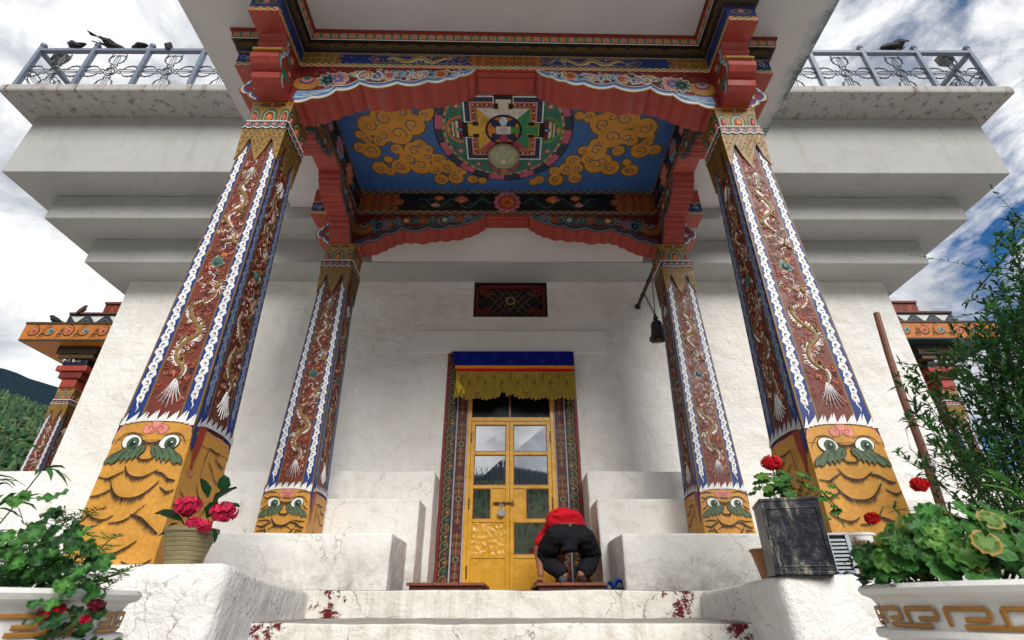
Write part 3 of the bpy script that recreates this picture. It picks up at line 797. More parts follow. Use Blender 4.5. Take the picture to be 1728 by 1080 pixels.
# ---- front and back beams
def hdragon(d, x0, x1, zc, hh, fl):
    n = 34; P = []
    for i in range(n):
        t = i / (n - 1); P.append((x0 + (x1 - x0) * (.18 + .62 * t) if fl > 0 else x1 - (x1 - x0) * (.18 + .62 * t), zc + hh * .42 * sin(t * 15)))
    ws = [hh * (.12 + .42 * sin(PI * (i / (n - 1))) ** .7) for i in range(n)]
    d.stroke([(x + .004, z - .005) for x, z in P], [w * 1.5 for w in ws], CREAM, 3)
    d.stroke(P, ws, sc(160, 120, 60), 4, raise_=.006)
    hx, hz = P[-1]; d.disc(hx, hz, hh * .4, sc(170, 140, 80), 6, raise_=.008)
    for k in range(7):
        a = k * .9; d.stroke([(hx, hz), (hx + cos(a) * hh * .9, hz + sin(a) * hh * .75)], .008, WHITE, 5, taper=1)
    for i in range(4, n, 5):
        x, z = P[i]; c = (PINK, WHITE, SKYB)[i % 3]
        for q in (-.5, .5, 1.6): d.stroke([(x, z), (x + .03 * cos(q + i), z + hh * .8 * sin(q + i))], .008, c, 3, taper=1)
    for q in (0, 1):
        xx = x0 + (x1 - x0) * (.08 if q else .92); d.spiral(xx, zc, hh * .45, 1.3, .01, (GOLD, PINK)[q], 3, a0=q * PI)
    e = [(x0, zc), (x0 + .05, zc + hh * .8), (x1 - .05, zc + hh * .8), (x1, zc), (x1 - .05, zc - hh * .8), (x0 + .05, zc - hh * .8), (x0, zc)]
    d.stroke(e, .010, GOLD, 3)

def beam_core(pb, x0, x1, y0, y1, skip=''):
    pb.box(x0, x1, y0, y1, ZU, ZS - .001, RED, skip=skip)
p = PB(); beam_core(p, -XE, XE, YF0, YF1)
# stepped red bands on the centre underside
p.box(-.25, .25, YF0 + .02, YF1 - .03, ZU - .012, ZU - .001, RED); p.box(-.25, .25, YF0 + .07, YF1 - .08, ZU - .022, ZU - .0125, RED)
d = Dec(p, FR(YF0))
zc, hh = beam_face(d, -XI, XI, 'front')
for sg in (-1, 1):
    d.poly([(sg * 1.81, zc - hh), (sg * 1.81, zc + hh), (sg * 1.48, zc + hh), (sg * 1.45, zc + hh * .5), (sg * 1.50, zc), (sg * 1.45, zc - hh * .5), (sg * 1.48, zc - hh)], GOLD, 2)
    arabesque(d, *sorted((sg * 1.80, sg * 1.47)), zc - hh, zc + hh, sc(120, 40, 20), .055, 3, .010)
    hdragon(d, *sorted((sg * .33, sg * 1.22)), zc, hh, -sg)
    for k in range(34):
        x = sg * rng.uniform(.42, 1.15); d.spiral(x, zc + rng.uniform(-.7, .7) * hh, rng.uniform(.008, .02), 1, .006, rng.choice((WHITE, SKYB, PINK, GOLD, GREEN)), 2, a0=rng.uniform(0, 6), n=8)
d.poly([(-.30, zc - hh), (-.34, zc - hh * .4), (-.29, zc), (-.34, zc + hh * .4), (-.30, zc + hh), (.30, zc + hh), (.34, zc + hh * .4), (.29, zc), (.34, zc - hh * .4), (.30, zc - hh)], sc(176, 104, 40), 2)
arabesque(d, -.27, .27, zc - hh, zc + hh, sc(110, 34, 20), .06, 3, .012)
for sg in (-1, 1): beam_face(d, *sorted((sg * XO, sg * XE)), 'stub')
d2 = Dec(p, SX(-XE, -1)); beam_face(d2, YF0, YF1, 'stub'); d2 = Dec(p, SX(XE, 1)); beam_face(d2, YF0, YF1, 'stub')
# inner face of the front beam (seen from behind only)
d3 = Dec(p, lambda x, z, h: (x, YF1 + h, z)); d3.rect(-XI, XI, ZU + .05, ZS - .05, NAVY, 0)
fb = pm(p, 'beam'); tag(fb, 'front beam painted with two dragons on blue')

p = PB(); beam_core(p, -XE, XE, YB0, YB1)
p.box(-.25, .25, YB0 + .02, YB1 - .03, ZU - .012, ZU - .001, RED); p.box(-.25, .25, YB0 + .07, YB1 - .08, ZU - .022, ZU - .0125, RED)
d = Dec(p, FR(YB0))
def zigzag(d, x0, x1, z0, z1, L=1):
    d.rect(x0, x1, z0, z1, DGOLD, L); n = max(2, round((x1 - x0) / .105)); p_ = (x1 - x0) / n
    a = []
    for i in range(n + 1): a.append((x0 + i * p_, z0 + .006)); 
    zz = [(x0 + i * p_ / 2, (z0 + .007) if i % 2 else (z1 - .007)) for i in range(2 * n + 1)]
    for i in range(n): d.poly([(x0 + (i) * p_ + .006, z0 + .001), (x0 + (i + 1) * p_ - .006, z0 + .001), (x0 + (i + .5) * p_, z1 - .018)], sc(96, 76, 34), L + 1)
    for i in range(n): d.disc(x0 + (i + .5) * p_, z0 + .014, .010, sc(150, 120, 60), L + 2, n=6)
    d.stroke([(x, z - .007) for x, z in zz], .014, BLACK, L + 3); d.stroke(zz, .008, sc(190, 205, 215), L + 5)
def inner_face(d, x0, x1):
    zigzag(d, x0, x1, ZU + .004, ZU + .062); zigzag(d, x0, x1, ZS - .070, ZS - .006)
    d.rect(x0, x1, ZU + .062, ZS - .070, sc(14, 18, 26), 1)
inner_face(d, -XI, XI)
zc = (ZU + .062 + ZS - .07) / 2; hh = (ZS - .07 - ZU - .062) / 2
for sg in (-1, 1):
    pts = [(sg * XI, zc - hh), (sg * XI, zc + hh), (sg * 1.36, zc + hh), (sg * 1.32, zc + hh * .72), (sg * 1.36, zc + hh * .45), (sg * 1.29, zc + hh * .3), (sg * 1.27, zc), (sg * 1.29, zc - hh * .3), (sg * 1.36, zc - hh * .45), (sg * 1.32, zc - hh * .72), (sg * 1.36, zc - hh)]
    d.poly(pts, sc(168, 96, 44), 3); arabesque(d, *sorted((sg * XI, sg * 1.38)), zc - hh, zc + hh, sc(110, 42, 24), .10, 4, .018)
    # vines and blossoms
    TL = sc(58, 96, 84)
    for k in range(16):
        x = sg * (.24 + .052 * k); z = zc + hh * .5 * sin(k * 1.1)
        if k in (5, 10): continue
        d.spiral(x, z, .045, 1.3, .009, TL, 3, a0=k, dirn=1 if k % 2 else -1)
    d.stroke([(sg * (.2 + .9 * k / 20), zc + hh * .55 * sin(k * .75) - .02) for k in range(21)], .009, sc(90, 130, 120), 3)
    for (fx, fz, r, c1, c2) in ((.56, .012, .080, ORANGE, ROSE), (.84, .04, .058, ORANGE, sc(230, 140, 50)), (.88, -.065, .05, sc(220, 190, 190), ORANGE)):
        for q in range(5):
            a = PI / 2 + (q - 2) * .62; d.disc(sg * fx + cos(a) * r * .55, zc + fz + sin(a) * r * .55, r * .62, (c1, c2)[q % 2], 6, ry=r * .3, n=8, rot=a)
        d.disc(sg * fx, zc + fz, r * .35, PINK, 12, n=8)
d.petals(0, zc, .165, 12, sc(204, 120, 130), 5, wid=.55); d.petals(0, zc, .125, 12, sc(180, 70, 74), 6, wid=.5, a0=.26)
d.petals(0, zc, .085, 8, ORANGE, 8, wid=.7); d.disc(0, zc, .03, sc(180, 60, 50), 10)
for sg in (-1, 1):
    dd = Dec(p, FR(YB0)); beam_face(dd, *sorted((sg * XO, sg * XE)), 'stub')
bb = pm(p, 'beam'); tag(bb, 'back beam painted with a pink lotus on black')

# ---- depth beams (stubs in front, middle spans)
for sg in (-1, 1):
    xa, xb = sorted((sg * XI, sg * XO)); ZV = ZU + .001
    p = PB(); p.box(xa, xb, YE, YF0 - .001, ZV, ZS - .001, RED)
    d = Dec(p, FR(YE)); d.rect(xa, xb, ZV + .062, 4.32, BLUE, 0); scale_row(d, xa + .002, xb - .002, ZV + .004, ZV + .058, 1)
    xc = sg * 1.93; e = [(xc + .085 * cos(a), 4.25 + .035 * sin(a) * (1 - .3 * abs(cos(a)))) for a in [2 * PI * k / 16 for k in range(17)]]
    d.stroke(e, .010, GOLD, 3); d.disc(xc, 4.255, .03, PINK, 3, ry=.02); d.spiral(xc + .045, 4.25, .02, 1, .008, GREEN, 3); d.spiral(xc - .045, 4.25, .02, 1, .008, GREEN, 3)
    for xx, s in ((xa, -1), (xb, 1)):
        d = Dec(p, SX(xx, s)); beam_face(d, YE, YF0 - .003, 'stub' if s == sg else 'plain')
        scale_row(d, YE, YF0, ZV + .004, ZV + .058, 2)
    pm(p, 'beam')
    p = PB(); p.box(xa, xb, YF1 + .001, YB0 - .001, ZV, ZS - .001, RED)
    for xx, s in ((xa, -1), (xb, 1)):
        d = Dec(p, SX(xx, s))
        if s == -sg:
            inner_face(d, YF1 + .004, YB0 - .006)
            for k in range(9):
                y = YF1 + .12 + k * .18; d.spiral(y, zc + .03 * (-1) ** k, .06, 1.3, .012, (TL, SKYB, ORANGE)[k % 3], 3, a0=k)
            for y, c1, c2 in ((YF1 + .45, PINK, CBLUE), (YF1 + .83, SKYB, ROSE), (YF1 + 1.2, ORANGE, PINK)):
                d.petals(y, zc, .13, 9, c1, 5, col2=c2, wid=.55); d.disc(y, zc, .04, c2, 7)
        else: beam_face(d, YF1, YB0, 'stub')
    pm(p, 'beam')
    p = PB(); p.box(xa, xb, YB1 + .001, 5.30, ZV, ZS - .001, RED); pm(p, 'beam')

# ---- cornice mouldings round the front of the beam frame
def offset_path(P, o):
    out = []
    n = len(P)
    for i in range(n):
        segs = []
        if i > 0: segs.append((P[i - 1], P[i]))
        if i < n - 1: segs.append((P[i], P[i + 1]))
        dx = dy = 0
        for a, b in segs:
            l = math.hypot(b[0] - a[0], b[1] - a[1]); nx, ny = (b[1] - a[1]) / l, -(b[0] - a[0]) / l
            dx += nx; dy += ny
        out.append((P[i][0] + dx * o, P[i][1] + dy * o))
    return out
path = [(-XE, YF1), (-XE, YF0), (-XO, YF0), (-XO, YE), (-XI, YE), (-XI, YF0), (XI, YF0), (XI, YE), (XO, YE), (XO, YF0), (XE, YF0), (XE, YF1)]
def band(pb, o0, za, o1, zb, col, cl=0):
    A = offset_path(path, o0); B = offset_path(path, o1)
    for i in range(len(path) - 1):
        pb.add([(A[i][0], A[i][1], za), (A[i + 1][0], A[i + 1][1], za), (B[i + 1][0], B[i + 1][1], zb), (B[i][0], B[i][1], zb)], [(0, 1, 2, 3)], col)
    return A, B
p = PB()
band(p, .001, 4.325, .030, 4.332, BLACK); A, B = band(p, .030, 4.332, .040, 4.408, DBROWN); band(p, .040, 4.408, .070, 4.412, BLACK)
band(p, .070, 4.412, .072, 4.420, WHITE); A2, B2 = band(p, .072, 4.420, .080, 4.500, sc(170, 84, 36)); band(p, .080, 4.500, .095, 4.502, sc(140, 44, 34)); band(p, .095, 4.502, .097, 4.524, sc(120, 36, 30))
for i in range(len(path) - 1):
    a, b = path[i], path[i + 1]; l = math.hypot(b[0] - a[0], b[1] - a[1]); tx, ty = (b[0] - a[0]) / l, (b[1] - a[1]) / l; nx, ny = ty, -tx
    for (P0, P1, z0_, z1_, typ) in ((A[i], A[i + 1], 4.334, 4.406, 0), (A2[i], A2[i + 1], 4.421, 4.499, 1)):
        L_ = (P1[0] - P0[0]) * tx + (P1[1] - P0[1]) * ty
        lean = (.010 if typ == 0 else .008)
        fm = (lambda P0, tx, ty, nx, ny, z0_, z1_, lean: (lambda s_, z, h: (P0[0] + tx * s_ + nx * (h + lean * (z - z0_) / (z1_ - z0_) + .001), P0[1] + ty * s_ + ny * (h + lean * (z - z0_) / (z1_ - z0_) + .001), z)))(P0, tx, ty, nx, ny, z0_, z1_, lean)
        d = Dec(p, fm)
        if typ:
            if L_ > .05: arch_row(d, .005, L_ - .005, z0_, z1_)
        elif L_ > .06:
            n = max(1, round(L_ / .17)); q = L_ / n
            for k in range(n):
                x = (k + .5) * q
                for sg in (-1, 1): d.spiral(x + sg * q * .2, 4.372, .026, 1.1, .012, DGOLD, 1, a0=PI / 2, dirn=sg)
                d.stroke([(x - q * .48, 4.352), (x - q * .3, 4.39), (x, 4.398), (x + q * .3, 4.39), (x + q * .48, 4.352)], .010, DGOLD, 1)
pm(p, 'cornice')

# ---- brackets with scalloped undersides
KN = [(.12, 3.660), (.20, 3.672), (.30, 3.700), (.40, 3.745), (.49, 3.805), (.58, 3.858), (.68, 3.895), (.80, 3.888), (1.00, 3.905), (1.10, 3.918), (1.26, 3.935), (1.42, 3.968), (1.52, 4.010), (1.60, 4.060), (1.665, ZU - .002)]
def scallop(kn, sag=.16, n=5):
    out = []
    for (a, za), (b, zb) in zip(kn[:-1], kn[1:]):
        L_ = math.hypot(b - a, zb - za); nx, nz = (zb - za) / L_, -(b - a) / L_
        for k in range(n):
            t = k / n; s_ = sin(PI * t) * L_ * sag
            out.append((a + (b - a) * t + nx * s_, za + (zb - za) * t + nz * s_))
    out.append(kn[-1]); return out
SC1 = scallop(KN)
SC2 = scallop([KN[0], KN[2], KN[4], KN[6], KN[8], KN[10], KN[11], KN[12], KN[14]], .17, 8)
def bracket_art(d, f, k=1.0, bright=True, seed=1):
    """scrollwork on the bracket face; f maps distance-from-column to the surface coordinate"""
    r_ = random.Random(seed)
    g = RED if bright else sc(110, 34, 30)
    out = [(f(a * 1.0), z) for a, z in SC1]
    ins = lambda q: [(f(a - q * .25), min(ZU - .004, z + q)) for a, z in SC2[2:]]
    poly = [(f(a), z) for a, z in SC1]
    d.poly(poly + [(f(.12), ZU - .003)], sc(130, 34, 30) if bright else sc(92, 28, 28), 0)
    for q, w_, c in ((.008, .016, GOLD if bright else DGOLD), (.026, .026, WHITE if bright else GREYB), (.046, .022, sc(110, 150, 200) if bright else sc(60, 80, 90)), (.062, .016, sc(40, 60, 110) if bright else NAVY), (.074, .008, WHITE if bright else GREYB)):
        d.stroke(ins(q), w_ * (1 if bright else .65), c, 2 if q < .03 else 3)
    # scrolls, blossoms, leaves above the border
    def top(a):
        zz = [z for (s_, z) in SC1 if abs(s_ - a) < .05]
        return (min(zz) if zz else 4.0) + .075
    for i in range(48):
        a = .27 + i * .028
        z0_ = top(a)
        if z0_ > ZU - .03: continue
        z_ = (z0_ + ZU - .02) / 2 + r_.uniform(-.3, .3) * (ZU - .02 - z0_) * .6
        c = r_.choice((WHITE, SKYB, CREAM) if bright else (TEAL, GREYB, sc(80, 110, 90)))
        d.spiral(f(a), z_, min(.05, (ZU - z0_) * .5), 1.15, .014, c, 4, a0=r_.uniform(0, 6), dirn=r_.choice((-1, 1)))
    for a, c1, c2 in ((.48, PINK, CBLUE), (.92, PINK, RED), (1.18, sc(220, 130, 110), CREAM), (.72, ORANGE, CREAM), (1.36, ORANGE, RED), (.40, sc(80, 130, 110), NAVY)):
        z0_ = top(a); z_ = (z0_ + ZU - .02) / 2
        r1 = min(.085 if a < .6 else .05, (ZU - z0_) * .48)
        if r1 < .012: continue
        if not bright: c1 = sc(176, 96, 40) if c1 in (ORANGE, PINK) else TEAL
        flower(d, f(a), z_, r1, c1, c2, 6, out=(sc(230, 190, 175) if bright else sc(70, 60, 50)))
        d.leafs(f(a + .09), z_ - .01, r1 * .8, r_.uniform(0, 6), DGREEN if bright else sc(50, 90, 80), 6, 4)
    if bright:   # big cloud curl, s-curls and the white wave by the pillar
        for a, z_, r1, dn in ((.70, 4.005, .055, 1), (.80, 4.005, .055, -1)):
            d.spiral(f(a), z_, r1 + .012, 1.3, .022, WHITE, 9, a0=PI / 2, dirn=dn); d.spiral(f(a), z_, r1, 1.3, .010, sc(90, 120, 170), 11, a0=PI / 2, dirn=dn)
        for a in (1.0, 1.16):
            d.stroke([(f(a - .05), 3.98), (f(a - .02), 4.07), (f(a + .03), 4.08), (f(a + .05), 4.03), (f(a + .01), 3.985)], .020, SKYB, 9); d.stroke([(f(a - .05), 3.98), (f(a - .02), 4.07), (f(a + .03), 4.08), (f(a + .05), 4.03), (f(a + .01), 3.985)], .007, WHITE, 11)
        P = [(.14, 3.70), (.22, 3.705), (.32, 3.74), (.42, 3.79), (.46, 3.80), (.44, 3.85), (.36, 3.82), (.26, 3.80), (.16, 3.80)]
        d.poly([(f(a), z) for a, z in P], SKYB, 8)
        for q in range(5): d.stroke([(f(.16 + q * .03), 3.72 + q * .014), (f(.28 + q * .03), 3.735 + q * .016), (f(.38 + q * .02), 3.78 + q * .012)], .008, (WHITE, CBLUE)[q % 2], 10)
    for i in range(150):
        a = r_.uniform(.28, 1.55); lo = top(a) + .005
        if lo > ZU - .02: continue
        z_ = r_.uniform(lo, ZU - .014); r1 = min(r_.uniform(.010, .026), ZU - z_)
        if bright: c = r_.choice((WHITE, SKYB, CREAM, sc(90, 140, 110), sc(220, 150, 130), ORANGE, NAVY))
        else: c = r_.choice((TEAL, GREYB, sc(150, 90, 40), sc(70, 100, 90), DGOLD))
        if i % 3: d.spiral(f(a), z_, r1, 1.0, r1 * .38, c, 3, a0=r_.uniform(0, 6), dirn=r_.choice((-1, 1)), n=9)
        else: d.leafs(f(a), z_, r1 * 1.2, r_.uniform(0, 6), c, 3, 3)
    # layered lotus by the pillar
    for q, (rr, c) in enumerate(((.115, GOLD), (.09, ORANGE), (.065, sc(70, 90, 130)), (.05, PINK), (.032, TEAL))):
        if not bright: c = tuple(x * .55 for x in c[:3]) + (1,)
        d.disc(f(.22), 3.90 + q * .016, rr, c, 8 + q, ry=rr * .75, n=14)

def bracket(name, xcol, dirn, y0, y1, bright, seed, back=True):
    f = lambda a: xcol + dirn * a
    pts = [(f(a), z) for a, z in SC1] + [(f(.12), ZU - .002)]
    p = PB(); p.prism(pts, y0 + .0015, y1 - .0015, RED, 'y')
    bracket_art(Dec(p, FR(y0 + .0015), base=.001), f, 1, bright, seed)
    return pm(p, name)
for sg in (-1, 1):
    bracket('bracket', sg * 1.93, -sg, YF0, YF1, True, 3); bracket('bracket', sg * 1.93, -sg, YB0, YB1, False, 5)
# middle red plank pieces directly above the pillars
for sg in (-1, 1):
    for y0, y1 in ((YF0, YF1), (YB0, YB1)):
        p = PB(); p.box(*sorted((sg * 1.80, sg * 2.06)), y0 + .003, y1 - .003, 3.662, ZU - .003, RED)
        pm(p, 'beam_block')
        # outer side bracket
        kn = [(.12, 3.661), (.20, 3.70), (.25, 3.765), (.33, 3.80), (.30, 3.87), (.24, 3.93), (.21, 4.00), (.20, ZU - .003)]
        pts = scallop(kn, .22, 4); f = lambda a: sg * (1.93 + a)
        p = PB(); p.prism([(f(a), z) for a, z in pts] + [(f(.12), ZU - .003)], y0 + .004, y1 - .004, RED, 'y')
        d = Dec(p, FR(y0 + .004)); d.poly([(f(a), z) for a, z in pts] + [(f(.12), ZU - .004)], sc(140, 40, 34), 0)
        for q, w_, c in ((.010, .012, GOLD), (.026, .018, WHITE), (.044, .018, sc(60, 90, 160))):
            d.stroke([(f(max(.125, a - q)), z + q * .35) for a, z in pts[3:]], w_, c, 2)
        d.leafs(f(.17), 3.80, .07, PI / 2 if sg < 0 else PI / 2, sc(120, 170, 150), 4, 4); d.leafs(f(.17), 3.80, .05, .5, WHITE, 5, 3)
        pm(p, 'bracket')
# depth brackets
kz = (.93) / 1.665
for sg in (-1, 1):
    xa, xb = sorted((sg * XI, sg * XO)); xa += .002; xb -= .002
    for y_c, dn, bright in ((2.98, 1, False), (4.90, -1, False)):
        f = lambda a: y_c + dn * (.125 + (a - .12) * (.83 - .125) / (1.665 - .12))
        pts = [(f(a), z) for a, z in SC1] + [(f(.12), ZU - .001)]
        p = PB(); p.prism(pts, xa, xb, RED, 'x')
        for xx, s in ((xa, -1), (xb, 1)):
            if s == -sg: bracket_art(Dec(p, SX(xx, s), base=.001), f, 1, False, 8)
        pm(p, 'bracket')
    # forward console under the projecting beam end
    P = [(2.852, 3.662), (2.80, 3.662), (2.70, 3.672), (2.66, 3.70), (2.645, 3.745), (2.665, 3.775), (2.60, 3.79), (2.565, 3.83), (2.565, 3.88), (2.60, 3.925), (2.575, 3.93), (2.575, 3.945), (2.60, 3.952), (2.625, 3.99), (2.615, 4.03), (2.585, 4.05), (2.60, 4.085), (2.585, 4.105), (2.56, ZU - .001), (2.852, ZU - .001)]
    p = PB(); xa2, xb2 = xa + .004, xb - .004
    p.prism(P, xa2, xb2, RED, 'x')
    p.box(xa2 - .004, xb2 + .004, 2.567, 2.585, 3.927, 3.948, GOLD)
    for xx, s in ((xa2, -1), (xb2, 1)):
        d = Dec(p, SX(xx, s)); d.poly(P, sc(150, 44, 36), 0)
        Q = P[2:18]
        d.stroke([(y + .012, z + .004) for y, z in Q], .014, GOLD, 2); d.stroke([(y + .028, z + .006) for y, z in Q], .018, SKYB, 3); d.stroke([(y + .042, z + .008) for y, z in Q], .008, WHITE, 4)
        d.leafs(2.72, 3.76, .12, PI * .55, GREEN, 5, 4); d.leafs(2.70, 3.95, .09, PI * .4, sc(70, 130, 110), 5, 4); d.disc(2.74, 4.03, .03, PINK, 6); d.disc(2.76, 3.88, .025, PINK, 6)
    pm(p, 'bracket')
# ---------------------------------------------------------------- pillars
H0, H1 = .232, .026
hw = lambda z: H0 - H1 * z
def face_map(k, wf, off=0.0):
    ca, sa = [(1, 0), (0, 1), (-1, 0), (0, -1)][k]
    def f(x, z, h):
        w = wf(z); lx = x / .2 * w; ly = -(w + h + off)
        return (lx * ca - ly * sa, lx * sa + ly * ca, z)
    return f
def pillar(seed=11, bold=0):
    r_ = random.Random(seed)
    ZB_, ZL, ZT = .08, .93, 3.34
    p = PB(); nz = 14
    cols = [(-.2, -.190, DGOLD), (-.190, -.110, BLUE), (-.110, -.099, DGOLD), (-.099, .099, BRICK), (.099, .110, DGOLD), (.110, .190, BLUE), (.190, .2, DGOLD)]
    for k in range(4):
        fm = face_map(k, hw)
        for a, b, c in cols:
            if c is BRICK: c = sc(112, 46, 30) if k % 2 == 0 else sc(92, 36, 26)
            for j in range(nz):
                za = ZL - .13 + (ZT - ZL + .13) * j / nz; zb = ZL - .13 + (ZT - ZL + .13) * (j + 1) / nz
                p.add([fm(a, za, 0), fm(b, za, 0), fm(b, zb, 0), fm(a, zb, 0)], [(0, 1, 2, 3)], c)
        side = k % 2 == 1  # side faces get greyer ornament: thinner paint, partly shade put into the colour
        d = Dec(p, fm)
        for s in (-1, 1):
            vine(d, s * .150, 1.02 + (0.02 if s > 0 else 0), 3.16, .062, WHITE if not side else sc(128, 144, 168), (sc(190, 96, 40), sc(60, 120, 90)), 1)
        flames(d, -.084, .084, 1.02, 3.08, 460, r_, [sc(214, 206, 190), sc(60, 30, 22), sc(176, 88, 66), sc(150, 96, 44), sc(184, 112, 92), sc(120, 70, 34), sc(160, 60, 40)], .018, 1)
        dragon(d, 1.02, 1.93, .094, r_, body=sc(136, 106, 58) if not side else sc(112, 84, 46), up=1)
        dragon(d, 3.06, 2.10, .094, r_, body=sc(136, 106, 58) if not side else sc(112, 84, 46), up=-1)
        # jewel between the dragons
        d.petals(0, 2.02, .050, 8, sc(80, 110, 96), 8, wid=.6); d.disc(0, 2.02, .030, sc(60, 94, 84), 10, raise_=.012)
        d.spiral(-.03, 1.965, .02, 1, .012, PINK, 9); d.spiral(.03, 2.075, .02, 1, .012, ORANGE, 9)
        # white mane spikes over the tiger band
        for i in range(15):
            x = -.19 + i * .027; lean = .012 * (1 if i % 2 else .3) * (1 if x < 0 else 1)
            z0_ = .902 - .03 * (abs(x) / .2) ** 3; hh = .052 + .02 * r_.random()
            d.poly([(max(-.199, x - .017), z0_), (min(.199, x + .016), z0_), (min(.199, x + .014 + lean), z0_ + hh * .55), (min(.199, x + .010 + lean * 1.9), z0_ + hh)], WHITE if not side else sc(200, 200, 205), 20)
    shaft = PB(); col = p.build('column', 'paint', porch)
    # tiger-skin foot
    p = PB()
    for k in range(4):
        fm = face_map(k, hw, .0)
        n = 12
        for j in range(n):
            za = ZB_ + (.802 - ZB_) * j / n; zb = ZB_ + (.802 - ZB_) * (j + 1) / n
            p.add([fm(-.2, za, 0), fm(.2, za, 0), fm(.2, zb, 0), fm(-.2, zb, 0)], [(0, 1, 2, 3)], LION)
        fq = face_map(k, hw, .0032); d = Dec(p, lambda x, z, h, fq=fq: fq(x, z + .03 * max(0, min(1, (z - .1) / .4)), h), base=.0)
        if k == 0: top = [(-.2, .765), (-.2, .80), (-.190, .838), (-.165, .866), (-.12, .882), (-.06, .884), (-.02, .878), (0, .868), (.02, .878), (.06, .884), (.12, .882), (.165, .866), (.190, .838), (.2, .80), (.2, .765)]
        else: top = [(-.2, .765), (-.2, .80), (-.17, .842), (-.10, .855), (0, .85), (.08, .853), (.12, .845), (.17, .842), (.2, .80), (.2, .765)]
        d.poly(top, LION, 0); d.stroke([(x * .985, z - .006) for x, z in top[1:-1]], .010, PINK, 2); d.stroke(top[1:-1], .004, BLACK, 4)
        dk = sc(34, 22, 14)
        def hairy(P, w=.012, n=26, L=6, dn=-1):
            Q = []
            for i in range(len(P) - 1):
                a, b, c_, e = P[max(i - 1, 0)], P[i], P[i + 1], P[min(i + 2, len(P) - 1)]
                for q in range(5):
                    u = q / 5; Q.append(tuple(.5 * (2 * b[j] + (c_[j] - a[j]) * u + (2 * a[j] - 5 * b[j] + 4 * c_[j] - e[j]) * u * u + (3 * b[j] - a[j] - 3 * c_[j] + e[j]) * u ** 3) for j in (0, 1)))
            Q.append(P[-1]); P = Q; n = int(n * 3.4)
            d.stroke(P, w * (.17 + .3 * bold), dk, L, taper=2)
            for i in range(n):
                t = i / (n - 1) * (len(P) - 1.001); a = P[int(t)]; b = P[int(t) + 1]; u = t - int(t)
                x = a[0] + (b[0] - a[0]) * u; z = a[1] + (b[1] - a[1]) * u; l = w * (.5 + 1.1 * r_.random()) * sin(PI * (i + 1) / (n + 1)) ** .5; c_ = sc(*r_.choice(((34, 22, 14), (50, 36, 24), (84, 62, 40))))
                d.poly([(x - .0014, z), (x + .0014, z), (x + .006 * r_.uniform(-1, 1), z + dn * l)], c_, L + 1)
        if k == 0:
            for s in (-1, 1):     # curled pink nose
                d.disc(s * .034, .826, .035, sc(90, 40, 30), 5, ry=.030); d.disc(s * .034, .826, .033, PINK, 6, ry=.028); d.spiral(s * .030, .828, .022, 1.1, .005, sc(150, 60, 50), 8, a0=-PI / 2, dirn=-s)
            d.poly([(-.012, .835), (.012, .835), (.030, .876), (-.030, .876)], PINK, 7)
            for s in (-1, 1):     # staring eyes over ragged green leaves
                x = s * .097
                d.disc(x, .750, .056, BLACK, 6, ry=.046, rot=s * .35, n=20); d.disc(x, .750, .051, sc(238, 238, 234), 8, ry=.041, rot=s * .35, n=20)
                d.disc(x + .008, .745, .031, sc(24, 40, 30), 10, ry=.034, n=16); d.disc(x + .008, .745, .027, sc(62, 96, 66), 11, ry=.030, n=16); d.disc(x + .008, .743, .016, sc(20, 34, 28), 12, ry=.019)
                d.disc(x + .014, .752, .005, WHITE, 14, n=6)
                hairy([(s * .045, .79), (s * .10, .806), (s * .15, .795), (s * .185, .745)], .010, 20, 9)
                G = [(.014, .728), (.032, .737), (.055, .728), (.066, .716), (.092, .714), (.104, .728), (.128, .712), (.150, .694), (.176, .678), (.194, .652), (.194, .628), (.170, .640), (.160, .628), (.142, .640), (.128, .662), (.114, .636), (.100, .664), (.088, .638), (.074, .668), (.062, .648), (.050, .676), (.036, .660), (.030, .686), (.016, .700)]
                d.poly([(s * a, b) for a, b in G], sc(84, 104, 74), 13); d.stroke([(s * a, b) for a, b in G + G[:1]], .0035, BLACK, 15)
                for q in range(4): d.stroke([(s * (.03 + q * .036), .720 - q * .006), (s * (.05 + q * .040), .685 - q * .008)], .0035, sc(30, 52, 36), 16)
            hairy([(-.05, .765), (-.02, .752), (.02, .752), (.05, .765)], .020, 26)
            hairy([(-.04, .672), (-.02, .658), (.02, .658), (.04, .672)], .022, 20)
            hairy([(-.085, .625), (-.06, .585), (-.02, .565), (.03, .568), (.085, .605)], .026, 40)
            hairy([(-.195, .565), (-.15, .556), (-.12, .572), (-.08, .595)], .020, 24); hairy([(.07, .592), (.11, .585), (.15, .556), (.185, .548)], .024, 24)
            hairy([(-.125, .545), (-.10, .495), (-.05, .462), (.02, .462), (.07, .495), (.11, .545)], .030, 46)
            hairy([(-.195, .465), (-.15, .476), (-.10, .505)], .020, 18); hairy([(.195, .50), (.16, .49), (.12, .515)], .018, 18)
            hairy([(-.06, .345), (-.01, .352), (.03, .375), (.08, .43)], .016, 26); hairy([(.03, .385), (.08, .37), (.13, .335), (.18, .30)], .028, 34)
            hairy([(-.19, .40), (-.14, .37), (-.09, .36), (-.05, .38)], .02, 24)
            hairy([(-.15, .28), (-.08, .22), (0, .21), (.06, .24), (.1, .27)], .022, 34); hairy([(.06, .18), (.13, .16), (.19, .19)], .02, 20)
